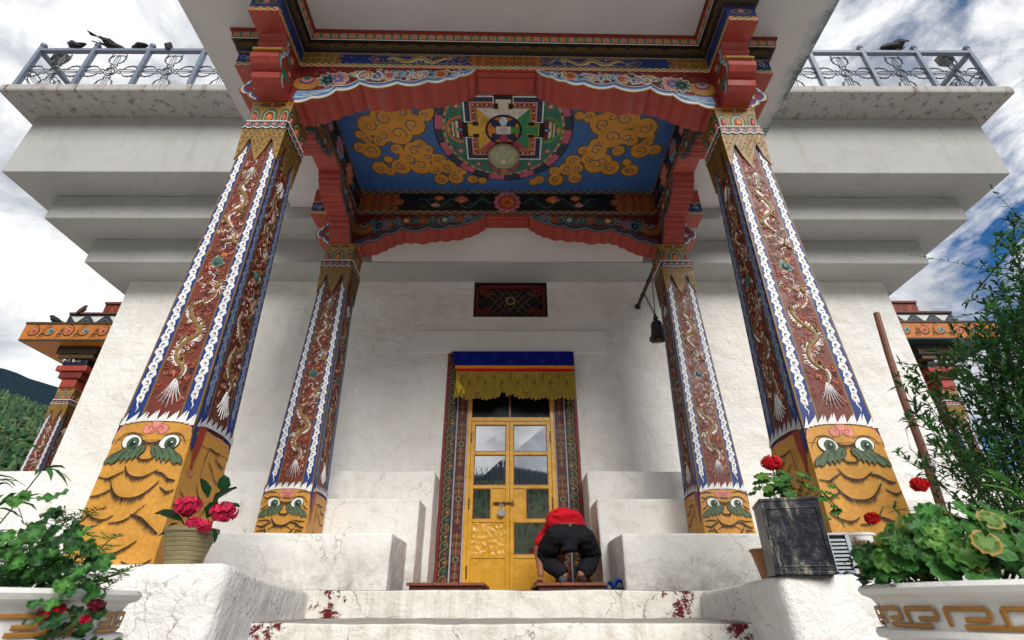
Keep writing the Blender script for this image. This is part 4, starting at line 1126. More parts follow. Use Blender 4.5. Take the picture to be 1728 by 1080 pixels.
            if bold:
                for P in ([(-.19, .83), (-.14, .845), (-.09, .838)], [(.19, .83), (.14, .85), (.08, .842)], [(-.19, .80), (-.16, .79), (-.14, .80)], [(-.03, .79), (.0, .795), (.04, .785)], [(-.19, .70), (-.17, .71), (-.15, .73)], [(.19, .70), (.165, .715), (.15, .735)], [(-.19, .60), (-.13, .61), (-.09, .60)], [(.19, .60), (.14, .60), (.09, .61)], [(-.10, .53), (-.04, .56), (.04, .56), (.09, .53)], [(-.18, .52), (-.12, .53)], [(.18, .52), (.12, .53)]): hairy(P, .013, 14)
        else:
            # blue and red drips at the front corner, hanging tiger pelt folds
            s = 1 if k == 3 else -1
            d.poly([(s * .2, .86), (s * .2, .75), (s * .178, .70), (s * .165, .76), (s * .16, .86)], BLUE, 5)
            d.poly([(s * .165, .86), (s * .165, .74), (s * .15, .66), (s * .138, .60), (s * .122, .60), (s * .128, .66), (s * .10, .76), (s * .09, .86)], sc(160, 50, 34), 6)
            d.disc(s * .13, .60, .016, PINK, 7); d.spiral(s * .13, .60, .012, 1, .004, RED, 8)
            for P in ([(-.10 * s, .77), (-.06 * s, .765), (.02 * s, .775)], [(.02 * s, .775), (.035 * s, .70), (.04 * s, .60)], [(-.17 * s, .70), (-.12 * s, .71), (-.06 * s, .735)], [(-.19 * s, .62), (-.12 * s, .61), (-.05 * s, .67), (0, .70)], [(.05 * s, .56), (.0, .50), (-.06 * s, .47)], [(-.19 * s, .52), (-.10 * s, .47), (-.04 * s, .40)], [(.17 * s, .5), (.10 * s, .46), (.03 * s, .38)], [(-.18 * s, .36), (-.08 * s, .30), (.02 * s, .31)], [(.18 * s, .32), (.10 * s, .26), (.0, .22)]):
                hairy(P, .018, 20)
    p.build('foot', 'paint', col)
    # capital
    p = PB(); b0 = .176
    def box_map(k, wf, off=0):
        ca, sa = [(1, 0), (0, 1), (-1, 0), (0, -1)][k]
        def f(x, z, h):
            w = wf(z); ly = -(w + h + off); return (x / .2 * w * ca - ly * sa, x / .2 * w * sa + ly * ca, z)
        return f
    sk = lambda z: .161 + .013 * max(0, z - 2.99) / .34
    for k in range(4):
        fm = box_map(k, sk)
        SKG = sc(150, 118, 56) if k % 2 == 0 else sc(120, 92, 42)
        half = [(-.2, 3.005), (-.145, 3.10), (-.118, 3.205), (-.10, 3.235)]
        out = [(-.2, 3.36)] + half + [(-.085, 3.20), (-.055, 3.10), (0, 2.985), (.055, 3.10), (.085, 3.20), (.10, 3.235), (.118, 3.205), (.145, 3.10), (.2, 3.005), (.2, 3.36)]
        A = [fm(x, z, 0) for x, z in out]; B = [fm(x * .96, z, -.020) for x, z in out]; n = len(out)
        p.add(A + B, [tuple(range(n))] + [(i, i + 1, n + i + 1, n + i) for i in range(n - 1)], SKG)
        d = Dec(p, fm)
        edge = out[1:-1]
        d.stroke(edge, .009, sc(110, 50, 24), 1)
        for i in range(len(edge) * 3):     # toothed fringe
            t = i / (len(edge) * 3 - 1) * (len(edge) - 1.001); a = edge[int(t)]; b = edge[int(t) + 1]; u = t - int(t)
            d.disc(a[0] + (b[0] - a[0]) * u, a[1] + (b[1] - a[1]) * u, .006, DGOLD, 2, n=6)
        dkr = sc(74, 40, 16)
        inside = lambda x, z: z > 3.235 or min(abs(abs(x) - .2) / .09, abs(x) / .09) < (z - 3.02) / .22
        z = 3.31; j = 0
        while z > 3.03:
            for i in range(9):
                x = -.176 + i * .044 + (.022 if j % 2 else 0)
                if abs(x) < .185 and inside(x, z): d.spiral(x, z, .017, 1.1, .0055, dkr, 1, a0=i + j, dirn=1 if (i + j) % 2 else -1, n=10)
            z -= .036; j += 1
        # wave trim
        fm2 = box_map(k, lambda z: .173)
        p.add([fm2(-.2, 3.335, .006), fm2(.2, 3.335, .006), fm2(.2, 3.415, .002), fm2(-.2, 3.415, .002)], [(0, 1, 2, 3)], sc(60, 40, 34))
        d = Dec(p, lambda x, z, h, fm2=fm2: fm2(x, z, h + .006))
        for i in range(5):
            x = -.16 + i * .08
            d.disc(x, 3.372, .038, sc(90, 130, 136), 1, ry=.030); d.disc(x, 3.376, .028, (sc(150, 60, 56)), 2, ry=.022); d.disc(x, 3.380, .012, PINK, 3)
            d.stroke([(x - .04, 3.34), (x - .015, 3.352), (x + .015, 3.334), (x + .04, 3.34)], .010, sc(210, 215, 215), 4)
    p.box(-.17, .17, -.17, .17, 3.405, 3.418, sc(130, 44, 50))
    for k in range(4):
        fm = box_map(k, lambda z: .166)
        for i in range(15):
            c = fm(-.186 + i * .0266, 3.426, .002); p.ball(c, .0115, WHITE, U=7, V=5)
    # block with arched niches
    bw = lambda z: .157 + .012 * (z - 3.43) / .23
    n8 = [(-bw(3.43), 3.43), (bw(3.43), 3.43)]
    for k in range(4):
        fm = box_map(k, bw)
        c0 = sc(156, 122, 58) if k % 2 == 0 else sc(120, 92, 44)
        p.add([fm(-.2, 3.418, 0), fm(.2, 3.418, 0), fm(.2, 3.658, 0), fm(-.2, 3.658, 0)], [(0, 1, 2, 3)], c0)
        d = Dec(p, fm)
        for x, wx, c in ((-.152, .048, sc(200, 90, 84)), (0, .075, ORANGE), (.152, .048, sc(200, 90, 84))):
            for rr, cc, L in ((1.05, BLACK, 1), (.92, sc(86, 130, 120), 2), (.72, sc(176, 160, 100), 3), (.58, sc(90, 44, 24), 4)):
                w_ = wx * rr; P = [(max(-.199, x - w_), 3.432), (min(.199, x + w_), 3.432)] + [(max(-.199, min(.199, x + w_ * cos(a))), 3.50 + rr * .075 * sin(a)) for a in [PI * q / 8 for q in range(9)]]
                d.poly(P, cc, L)
            d.disc(x, 3.478, wx * .48, c, 6, ry=.040, raise_=.014); d.disc(x, 3.485, wx * .2, sc(240, 180, 120), 22, ry=.02)
        e = [(.135 * cos(a), 3.625 + .020 * sin(a)) for a in [2 * PI * q / 14 for q in range(14)]]
        d.poly(e, sc(110, 34, 28), 2); d.ring(0, 3.625, .010, .017, sc(220, 190, 150), 4, n=10)
        for s in (-1, 1):
            d.ring(s * .045, 3.625, .006, .012, GOLD, 4, n=8); d.ring(s * .075, 3.625, .005, .010, GOLD, 4, n=8); d.spiral(s * .172, 3.63, .014, 1, .006, DRED, 3)
    p.box(-.1695, .1695, -.1695, .1695, 3.645, 3.6585, GOLD)
    p.build('capital', 'paint', col)
    return col
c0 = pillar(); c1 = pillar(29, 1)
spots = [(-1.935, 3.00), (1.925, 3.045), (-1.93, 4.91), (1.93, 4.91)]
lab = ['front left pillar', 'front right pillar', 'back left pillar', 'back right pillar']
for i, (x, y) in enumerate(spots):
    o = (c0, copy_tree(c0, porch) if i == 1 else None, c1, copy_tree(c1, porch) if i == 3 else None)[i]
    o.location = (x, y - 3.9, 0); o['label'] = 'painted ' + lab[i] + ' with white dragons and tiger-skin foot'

# ---------------------------------------------------------------- painted ceiling
p = PB(); ZC = ZS - .006
p.add([(-XI, YF1, ZC), (XI, YF1, ZC), (XI, YB0, ZC), (-XI, YB0, ZC)], [(0, 1, 2, 3)], CBLUE)
d = Dec(p, lambda x, y, h: (x, y, ZC - h), base=.0008, step=.0004)
# clouds: lobes (x, y, r, spiral direction)
CL = [(-1.62, 3.92, .05), (-1.55, 3.97, .06), (-1.42, 4.00, .07), (-.86, 3.66, .07), (-.80, 3.62, .05), (-.98, 4.05, .07), (-.90, 4.12, .06), (-1.38, 4.27, .05), (-1.30, 3.70, .15), (-1.48, 3.80, .13), (-1.19, 3.90, .15), (-1.02, 3.78, .14), (-1.36, 3.92, .10), (-1.10, 3.63, .10),
      (-1.05, 4.14, .12), (-1.25, 4.12, .07), (-1.13, 4.26, .12), (-1.02, 4.36, .13), (-1.25, 4.38, .11), (-.92, 4.22, .08),
      (-1.55, 4.14, .11), (-1.66, 4.10, .07), (-1.50, 4.40, .09), (-1.40, 4.46, .06),
      (-.80, 4.28, .09), (-.70, 4.38, .10), (-.85, 4.42, .08), (-.55, 4.44, .07), (-.62, 4.56, .09), (-.80, 4.58, .08), (-.42, 4.58, .06), (-.30, 4.60, .05),
      (-1.05, 3.45, .09), (-.95, 3.40, .08), (-1.2, 3.42, .06)]
def cloud(lobes, mir):
    c_out, c_in = sc(104, 96, 74), sc(224, 156, 62)
    for x, y, r in lobes: d.disc(x * mir, y, r + .020, c_out, 0, n=18)
    for i, (x, y, r) in enumerate(lobes): d.disc(x * mir, y, r, c_in, 2, n=18)
    for i, (x, y, r) in enumerate(lobes):
        if r > .07: d.spiral(x * mir, y, r * .60, 1.25, .017, sc(96, 104, 104), 3, a0=i * 1.3, dirn=1 if i % 2 else -1, n=18)
        elif r > .055: d.spiral(x * mir, y, r * .55, 1.1, .014, sc(84, 104, 116), 3, a0=i, n=10)
cloud(CL, 1); cloud([(x - (.02 if i % 2 else -.03), y + .03 * sin(i * 2.1), r) for i, (x, y, r) in enumerate(CL)], -1)
# mandala
MX, MY, R = -.035, 3.835, .745
dm = Dec(p, lambda x, y, h: (MX + x * R, MY - y * R, ZC - h), base=.004, step=.0004)
V1, V2, GR = sc(52, 72, 88), sc(206, 104, 132), sc(66, 126, 112)
dm.disc(0, 0, 1.02, NAVY, 0, n=48)
for k in range(24): dm.ring(0, 0, .90, 1.0, V2 if k % 2 else V1, 1, a0=2 * PI * k / 24, a1=2 * PI * (k + .98) / 24, n=4)
dm.ring(0, 0, .855, .895, sc(196, 178, 130), 1, n=48)
for k in range(44): dm.ring(0, 0, .862, .888, sc(190, 90, 80) if k % 2 else sc(60, 40, 40), 2, a0=2 * PI * k / 44, a1=2 * PI * (k + .55) / 44, n=2)
dm.disc(0, 0, .853, GR, 1, n=48)
r_ = random.Random(4)
for k in range(150):
    a = r_.uniform(0, 6.28); rr = r_.uniform(.55, .83); dm.spiral(rr * cos(a), rr * sin(a), .022, .8, .008, r_.choice((sc(90, 150, 120), sc(24, 56, 50))), 2, a0=r_.uniform(0, 6), n=6)
for sx in (-1, 1):
    for sy in (-1, 1):
        for q, (fx, fy_) in enumerate(((.66, .40), (.40, .66))): dm.petals(sx * fx, sy * fy_, .055, 6, ROSE, 3); dm.disc(sx * fx, sy * fy_, .018, WHITE, 5); dm.leafs(sx * fx, sy * fy_, .07, q, sc(120, 160, 120), 3, 4)
def sq(h, col, L, h2=None):
    if h2: # frame
        for (a, b, c, e) in ((-h, h, h2, h), (-h, h, -h, -h2), (-h, -h2, -h2, h2), (h2, h, -h2, h2)): dm.rect(a, b, c, e, col, L)
    else: dm.rect(-h, h, -h, h, col, L)
sq(.568, sc(245, 245, 245), 4); sq(.546, sc(34, 48, 80), 6); sq(.478, sc(214, 160, 150), 7); sq(.462, ORANGE, 8); sq(.445, sc(130, 44, 44), 9); sq(.410, sc(190, 120, 120), 10); sq(.395, sc(120, 40, 40), 11); sq(.385, YEL, 12); sq(.374, BLACK, 13)
for q in range(14):
    for s in (-1, 1):
        t = -.5 + q / 13; dm.disc(t * .95 * 1.05, s * .513, .020, sc(70, 90, 130), 7, ry=.012); dm.disc(s * .513, t * .95 * 1.05, .012, sc(70, 90, 130), 7, ry=.020)
        dm.disc(t * .85, s * .428, .014, (PINK, WHITE)[q % 2], 10, n=6); dm.disc(s * .428, t * .85, .014, (PINK, WHITE)[q % 2], 10, n=6)
h = .370
sect = [((0, 1), sc(236, 230, 222)), ((1, 0), sc(62, 146, 96)), ((0, -1), sc(196, 84, 110)), ((-1, 0), sc(232, 184, 74))]
for (dx, dy), c in sect:
    tx, ty = -dy, dx
    dm.poly([(0, 0), (dx * h + tx * h, dy * h + ty * h), (dx * h - tx * h, dy * h - ty * h)], c, 14)
    # gate: black throat, T of the sector colour
    def G(a0, a1, b0, b1, col, L): dm.poly([(dx * a0 + tx * b0, dy * a0 + ty * b0), (dx * a1 + tx * b0, dy * a1 + ty * b0), (dx * a1 + tx * b1, dy * a1 + ty * b1), (dx * a0 + tx * b1, dy * a0 + ty * b1)], col, L)
    G(.36, .60, -.135, .135, BLACK, 14); G(.33, .52, -.075, .075, YEL, 15); G(.33, .51, -.064, .064, c, 16); G(.45, .52, -.11, .11, YEL, 15); G(.46, .51, -.10, .10, c, 17)
    G(.44, .57, .13, .145, WHITE, 15); G(.44, .57, -.145, -.13, WHITE, 15)
    gx, gy = dx * .62, dy * .62
    G(.60, .66, -.17, .17, sc(130, 40, 60), 6); G(.66, .685, -.15, .15, WHITE, 7); G(.685, .71, -.14, .14, YEL, 7); G(.71, .725, -.14, .14, NAVY, 8); G(.725, .745, -.13, .13, WHITE, 8)
    a = math.atan2(dy, dx)
    dm.ring(dx * .60, dy * .60, .205, .245, {0: sc(214, 206, 200), 1: sc(110, 160, 70), 2: sc(190, 80, 90), 3: sc(214, 120, 60)}[sect.index(((dx, dy), c))], 5, a0=a - PI / 2, a1=a + PI / 2, n=16)
    G(.745, .845, -.02, .02, ORANGE, 9); G(.79, .81, -.045, .045, sc(230, 190, 120), 9)
    dm.disc(dx * .63, dy * .63, .05, NAVY, 10, n=8); dm.disc(dx * .63, dy * .63, .03, SKYB, 12, n=8)
    for k in range(34):
        u = r_.uniform(.05, .95); v = r_.uniform(-1, 1) * u * .9
        x, y = dx * h * u + tx * h * v, dy * h * u + ty * h * v
        if math.hypot(x, y) < .27: continue
        dm.spiral(x, y, .020, .9, .006, tuple(q * .35 for q in c[:3]) + (1,), 18, a0=r_.uniform(0, 6), n=7)
dm.disc(0, 0, .27, sc(24, 34, 60), 20, n=32); dm.disc(0, 0, .25, sc(214, 130, 60), 21, n=32); dm.ring(0, 0, .235, .25, NAVY, 22, n=32)
for k in range(8):
    a = PI / 2 - k * PI / 4; c = {0: sc(206, 222, 232), 2: sc(90, 150, 70), 4: sc(176, 74, 100), 6: sc(222, 130, 60)}.get(k, sc(26, 50, 88))
    dm.disc(cos(a) * .155, sin(a) * .155, .085, NAVY, 23, ry=.066, rot=a, n=14); dm.disc(cos(a) * .155, sin(a) * .155, .080, c, 25, ry=.060, rot=a, n=14)
dm.rect(-.105, .105, -.07, .07, sc(222, 214, 216), 28); dm.ring(.005, 0, .05, .055, sc(150, 120, 110), 30); dm.disc(.005, 0, .048, sc(206, 196, 186), 29); dm.ring(.005, 0, .025, .030, sc(150, 130, 120), 31)
pm(p, 'ceiling_panel')
lp = thing('ceiling_lamp', 'round dusty glass ceiling lamp with a white knob on the painted mandala ceiling', 'lamp', (-.035, 4.17, ZC))
p = PB(); p.lathe([(.06, -.008), (.10, -.010), (.17, -.030), (.178, -.050), (.168, -.075), (.13, -.105), (.07, -.122), (.02, -.128), (0, -.128)], 0, 0, sc(170, 172, 140), 40)
p.build('glass_shade', 'lampglass', lp, smooth=True)
p = PB(); p.lathe([(0, -.155), (.020, -.152), (.030, -.140), (.026, -.129), (.012, -.122)], 0, 0, sc(226, 222, 200), 20); p.build('knob', 'lampglass', lp, smooth=True)

# ================================================================ ROOF RAILING
rl = thing('roof_railing', 'pale blue-grey metal railing with crossed scroll panels round the flat roof', 'railing', (0, 4.35, 5.867))
RC = sc(112, 122, 138)
def rm(pb, n, parent=None): return pb.build(n, 'rail', parent or rl, loc=(0, -4.35, -5.867))
zr0, zr1 = 5.868, 6.70
RXL = [-6.45, -5.70, -4.94, -4.18, -3.43, -2.68]; RXR = [6.40, 5.66, 4.91, 4.17, 3.43, 2.69]
def rpost(x, y):
    p = PB(); p.box(x - .026, x + .026, y - .026, y + .026, zr0, zr1 + .05, RC); p.ball((x, y, zr1 + .085), .042, RC); rm(p, 'post')
def scrolls(p, A, B):
    """wire scrollwork: crossed thunderbolt figure around a whorl, in the plane A-B"""
    A = Vector(A); B = Vector(B); cx = (A + B) / 2; u = (B - A).normalized(); W = (B - A).length
    cz = 6.235; wr = .0075; wc = sc(70, 74, 82)
    def T(P, r=wr): p.tube([tuple(cx + u * a + Vector((0, 0, cz + b - cx.z))) for a, b in P], r, wc, K=4)
    T([(.085 * cos(t), .085 * sin(t)) for t in [2 * PI * k / 14 for k in range(15)]]); T([(.06 * cos(t), .06 * sin(t)) for t in [2 * PI * k / 12 for k in range(13)]])
    for k in range(3):
        a0 = k * 2.1; T([(.055 * (1 - q / 9) * cos(a0 + q * .35), .055 * (1 - q / 9) * sin(a0 + q * .35)) for q in range(9)], .006)
    for k in range(4):
        ca, sa = [(1, 0), (0, 1), (-1, 0), (0, -1)][k]
        R_ = lambda P: [(a * ca - b * sa, a * sa + b * ca) for a, b in P]
        for s in (-1, 1):
            T(R_([(.09, s * .02), (.12, s * .05), (.15, s * .03), (.17, s * .06), (.20, s * .09), (.25, s * .105), (.30, s * .095), (.335, s * .06), (.33, s * .02), (.345, 0)]))
            T(R_([(.17, s * .03), (.22, s * .035), (.28, s * .03), (.33, s * .012)]), .006)
            for q in range(4):
                x_ = .20 + q * .042; z_ = .100 - abs(q - 1.3) * .010
                T(R_([(x_, s * z_), (x_ + .012, s * (z_ + .022)), (x_ + .030, s * (z_ + .018)), (x_ + .036, s * z_)]), .006)
        T(R_([(.10, 0), (.345, 0)]), .006); T(R_([(.13, -.05), (.14, 0), (.13, .05)]), .006)
def rsec(x0, y0, x1, y1):
    p = PB(); h = .028
    if abs(x1 - x0) > abs(y1 - y0):
        a, b = sorted((x0, x1)); p.box(a + .027, b - .027, y0 - h, y0 + h, zr1 - .05, zr1 - .002, RC)
    else: a, b = sorted((y0, y1)); p.box(x0 - h, x0 + h, a + .033, b - .033, zr1 - .05, zr1 - .002, RC)
    rm(p, 'top_rail')
    p = PB(); scrolls(p, (x0, y0, 0), (x1, y1, 0)); rm(p, 'scroll_panel')
YR = 4.35
for Xs, sg in ((RXL, -1), (RXR, 1)):
    for x in Xs: rpost(x, YR)
    for a, b in zip(Xs[:-1], Xs[1:]): rsec(a, YR, b, YR)
    ys = [YR, YR + .78, YR + 1.56, YR + 2.34]
    for y in ys[1:]: rpost(Xs[0], y)
    for a, b in zip(ys[:-1], ys[1:]): rsec(Xs[0], a, Xs[0], b)

def floodlight(name, label, x, y, z, rz):
    t = thing(name, label, 'floodlight', (x, y, z), rz=rz); t.scale = (.75, .8, .75)
    p = PB(); pr = [(-.10, -.02), (.10, -.02), (.13, .16), (.09, .20), (-.09, .20), (-.13, .16)]
    p.prism(pr, -.06, .06, sc(120, 116, 106)); p.build('housing', 'metal', t, bevel=.006)
    p = PB(); p.box(-.115, .115, -.075, -.061, 0, .15, sc(60, 62, 64)); p.build('lens', 'metal', t)
    p = PB(); p.tube([(-.14, 0, .10), (-.14, 0, -.05), (.14, 0, -.05), (.14, 0, .10)], .010, sc(70, 70, 70)); p.build('bracket', 'metal', t)
floodlight('floodlight', 'grey floodlight on the right corner of the roof railing', 6.14, YR + .11, zr1 - .08, .1)
floodlight('floodlight', 'dark floodlight on the left corner of the roof railing', -6.26, YR + .11, zr1 - .09, -.3)

# ---------------------------------------------------------------- birds
def bird(label, x, y, z, rz, pitch=.15, big=1.0, col=sc(26, 26, 32), tailup=0.0, spread=False):
    t = thing('pigeon' if big < 1.3 else 'crow', label, 'bird', (x, y, z), group=None, rz=rz)
    t.scale = (big * 1.08,) * 3
    p = PB(); cp, sp = cos(pitch), sin(pitch)
    def ax(u, v): return (u * cp - v * sp, 0, u * sp + v * cp + .075)
    body = [(-.17, .010, .006), (-.13, .028, .014), (-.09, .036, .026), (-.05, .046, .040), (0, .052, .050), (.045, .046, .048), (.075, .034, .040), (.095, .026, .030), (.11, .024, .025), (.125, .022, .023), (.14, .012, .013), (.150, .004, .004)]
    rings = []
    for i, (u, ry, rz_) in enumerate(body):
        v = .0 + (.035 if u > .09 else max(0, (u - .03)) * .55) + (tailup * (-.05 - u) if u < -.05 else 0)
        rings.append((ax(u, v), (0, ry, 0), (-sp * rz_, 0, cp * rz_)))
    p.loft(rings, col)
    p.loft([(ax(.145, .036), (0, .006, 0), (0, 0, .006)), (ax(.175, .030), (0, .0015, 0), (0, 0, .0015))], sc(60, 56, 50))
    for s in (-1, 1):   # folded wings
        P = [ax(.05, .01), ax(-.02, .015), ax(-.12, -.002), ax(-.17, .0)]
        vs = [(P[0][0], s * .046, P[0][2] + .02), (P[1][0], s * .058, P[1][2] + .02), (P[2][0], s * .040, P[2][2] + .012), (P[3][0], s * .018, P[3][2] + .006), (P[2][0], s * .036, P[2][2] - .02), (P[1][0], s * .056, P[1][2] - .02)]
        p.add(vs, [tuple(range(6))], tuple(c * 1.6 for c in col[:3]) + (1,))
        if spread:
            p.add([(ax(-.02, 0)[0], s * .04, ax(-.02, 0)[2] + .03), (-.10, s * .05, .10), (-.24, s * .07, .14), (-.20, s * .03, .11)], [(0, 1, 2, 3)], col)
    p.build('body', 'bird', t, smooth=True)
    for s in (-1, 1):
        p = PB(); p.tube([(.01, s * .018, .04), (.012, s * .02, 0), (.04, s * .02, .001)], .004, sc(120, 60, 50), K=5); p.build('leg', 'bird', t)
zt = zr1 + .001
bird('small dark pigeon perched beside the left corner floodlight on the roof railing', -6.03, YR - .01, zt - .002, PI * .95, .35, 1, sc(40, 42, 48), .5)
bird('dark pigeon standing on the roof edge behind the left corner railing panel', -6.05, YR + .35, 5.868, 2.6, .1, 1.0, sc(24, 24, 30), .3)
bird('black pigeon with ruffled tail feathers on the left roof railing between posts', -5.52, YR, zt, .35, -.35, 1.15, sc(20, 20, 26), .35, True)
bird('plump dark pigeon sitting hunched just left of the third left railing post', -5.13, YR, zt, PI * .93, .05, .85, sc(22, 22, 28))
bird('small upright pigeon on the left railing nearest to the porch roof', -4.72, YR, zt, PI * .75, .9, .9, sc(18, 18, 24))
bird('black crow bowing with raised tail on the right roof railing', 5.42, YR, zt, PI, .38 - .75, 1.35, sc(14, 14, 18), .35)
# ================================================================ STAIRS AND GROUND
p = PB()
p.add([(-700, -700, -1.28), (700, -700, -1.28), (700, 700, -1.28), (-700, 700, -1.28)], [(0, 1, 2, 3)], WHITE)
gm = plaster_mat('courtyard', (.36, .345, .32), (.14, .13, .11), .6, 1.2)
o = p.build('ground', gm); tag(o, kind='structure')
def rough_slab(x0, x1, y0, y1, z0, z1, flare=0.0, name='step', mat='step', amp=.010, nx=60, ny=10, nz=6, seed=0, corner=None):
    """box whose surfaces are slightly lumpy, edges worn round"""
    p = PB(); 
    def P(x, y, z):
        v = Vector((x * 2.3 + seed, y * 2.3, z * 2.3)); n = mn.noise(v) * amp + mn.noise(v * 3.7) * amp * .35
        return (x, y - n - (0.012 * (z > z1 - .001) * -1), z + n * .9)
    gx = [x0 + (x1 - x0) * i / nx for i in range(nx + 1)]
    prof = [(y0, z0 + (z1 - .012 - z0) * j / nz) for j in range(nz + 1)] + [(y0 + .004, z1 - .004), (y0 + .014, z1)] + [(y0 + .014 + (y1 - y0 - .014) * j / ny, z1) for j in range(1, ny + 1)]
    vs = [P(x, y, z) for x in gx for y, z in prof]; m_ = len(prof)
    p.add(vs, [(i * m_ + j, (i + 1) * m_ + j, (i + 1) * m_ + j + 1, i * m_ + j + 1) for i in range(nx) for j in range(m_ - 1)], WHITE)
    return p
st = thing('stairs', 'worn whitewashed steps spattered with dark red paint', 'stairs', (0, 3, -1.28))
st['kind'] = 'structure'
SY = [(3.0, -.080, 4.0, 1.30), (2.62, -.25, 3.0, 1.19), (2.25, -.42, 2.62, .80), (1.9, -.59, 2.25, .80), (1.55, -.76, 1.9, .80), (1.2, -.93, 1.55, .80), (.85, -1.10, 1.2, .80)]
for i, (y0, z, y1, wx) in enumerate(SY):
    pb = rough_slab(-wx - .12, wx + .12, y0, y1 + .05, max(-1.28, z - (.20 if i < 6 else .18)), z, seed=i * 3, amp=.014)
    pb.build('step', 'step', st, smooth=False, loc=(0, -3, 1.28))
pb = rough_slab(-1.42, 1.42, 3.985, 4.46, -.10, .088, seed=9, amp=.008)
pb.build('step', 'step', st, loc=(0, -3, 1.28))

def stair_wall(sg, label, zt, x_in0, x_in1, x_out):
    """thick hand-plastered side wall of the stairs with a rounded, dipping inner edge"""
    t = thing('stair_wall', label, 'wall', (sg * 1.8, 2.5, -1.28))
    p = PB(); ny, nx = 26, 24
    def ztop(y): 
        u = max(0, min(1, (y - 2.62) / 1.45)); return zt - (zt - .088) * (u ** .8) - .012
    rows = []
    for j in range(ny + 1):
        y = 2.50 + (4.44 - 2.50) * j / ny; u = (y - 2.5) / 1.5
        xi = x_in0 + (x_in1 - x_in0) * min(1, u)
        row = []
        zt_ = ztop(y)
        for k in range(9):
            z = -1.28 + (zt_ - .03 + 1.28) * (k / 8) ** .5
            row.append((xi, z, 1))
        row.append((xi + .008, zt_ - .012, 0)); row.append((xi + .03, zt_, 0))
        for k in range(1, nx + 1): row.append((xi + .03 + (x_out - xi - .03) * k / nx, ztop(y), 0))
        rows.append([(sg * a, y, z) for a, z, _ in row])
    L_ = len(rows[0])
    def nz_(v, amp=.020):
        q = Vector(v) * 1.7; n = mn.noise(q) * amp + mn.noise(q * 4) * amp * .3
        return (v[0] + n, v[1] - n, v[2] + n * .2)
    vs = [nz_(v) for r in rows for v in r]
    p.add(vs, [(j * L_ + k, j * L_ + k + 1, (j + 1) * L_ + k + 1, (j + 1) * L_ + k) for j in range(ny) for k in range(L_ - 1)], WHITE)
    # front face, sharing its inner and top edges with the faces above
    zl = [v[2] for v in rows[0][:9]]; xs = [v[0] for v in rows[0][10:]]; vs = [nz_(v) for v in rows[0][:9]] + [nz_(rows[0][9])]
    for q, x_ in enumerate(xs):
        vs += [nz_((x_, 2.48, z_)) for z_ in zl] + [nz_(rows[0][10 + q])]
    m_ = 10
    p.add(vs, [(i * m_ + k, (i + 1) * m_ + k, (i + 1) * m_ + k + 1, i * m_ + k + 1) for i in range(len(xs)) for k in range(m_ - 1)], WHITE)
    o = p.build('wall_body', 'base2', t, smooth=True, loc=(-sg * 1.8, -2.5, 1.28), fixn=True)
    p = PB(); a, b = sorted((sg * .95, sg * 2.3)); p.box(a, b, .75, 2.44, -1.28, -.47, WHITE)
    p.build('low_wall', 'base2', t, loc=(-sg * 1.8, -2.5, 1.28), bevel=.02)
MT['base2'] = plaster_mat('handmade_limewash', (.80, .785, .75), (.45, .40, .33), .9, 2.6, streak=.32, cracks=.7)
stair_wall(-1, 'rounded white side wall of the stairs beneath the pink-flowered pot', .168, 1.21, 1.35, 2.7)
stair_wall(1, 'rounded white side wall of the stairs beneath the black tin', .128, 1.225, 1.36, 2.9)

# ================================================================ SMALL THINGS ON THE PLATFORM
def board(label, x0, x1, y0, y1):
    t = thing('prostration_board', label, 'board', ((x0 + x1) / 2, (y0 + y1) / 2, .085), group='wooden boards in front of the gold door')
    ox, oy = (x0 + x1) / 2, (y0 + y1) / 2; WC = sc(140, 74, 48)
    p = PB(); n = 3
    for k in range(n):
        a = x0 + (x1 - x0) * k / n; b = x0 + (x1 - x0) * (k + 1) / n - .004; p.box(a - ox, b - ox, y0 - oy, y1 - oy, .048, .070, WC)
    p.build('plank_top', 'wood', t, bevel=.003)
    for yy in (y0 + .03, y1 - .06): p = PB(); p.box(x0 + .02 - ox, x1 - .02 - ox, yy - oy, yy + .05 - oy, .001, .047, sc(96, 48, 32)); p.build('crossbar', 'wood', t, bevel=.003)
board('reddish wooden prostration board lying empty at the left of the gold door', -.79, -.16, 4.60, 5.80)
board('reddish wooden prostration board under the bending person', .255, .83, 4.60, 5.95)

t = thing('slippers', 'pair of blue rubber slippers beside the right stepped ledge', 'slippers', (.885, 4.70, .086))
for i, (x, rz, tilt) in enumerate(((-.015, .2, 0), (.02, -.5, 1))):
    s = bpy.data.objects.new('slipper', None); C.objects.link(s); s.parent = t; s.location = (x, -.14 * i, .0 if not tilt else .012); s.rotation_euler = (.0, -.18 * tilt, rz)
    p = PB(); P = [(.038 * cos(a) * (1 if sin(a) > 0 else .82), .115 * sin(a)) for a in [2 * PI * k / 18 for k in range(18)]]
    p.prism(P, 0, .018, sc(26, 34, 60), 'z'); p.build('sole', 'cloth', s, bevel=.004)
    p = PB(); p.tube([(.036 * cos(a), .03 + .012 * sin(a * 2), .016 + .062 * sin(a)) for a in [PI * k / 10 for k in range(11)]], .009, sc(24, 60, 150), K=6)
    p.tube([(.036 * cos(a), .05, .016 + .05 * sin(a)) for a in [PI * k / 10 for k in range(11)]], .009, sc(24, 60, 150), K=6)
    p.build('strap', 'cloth', s, smooth=True)

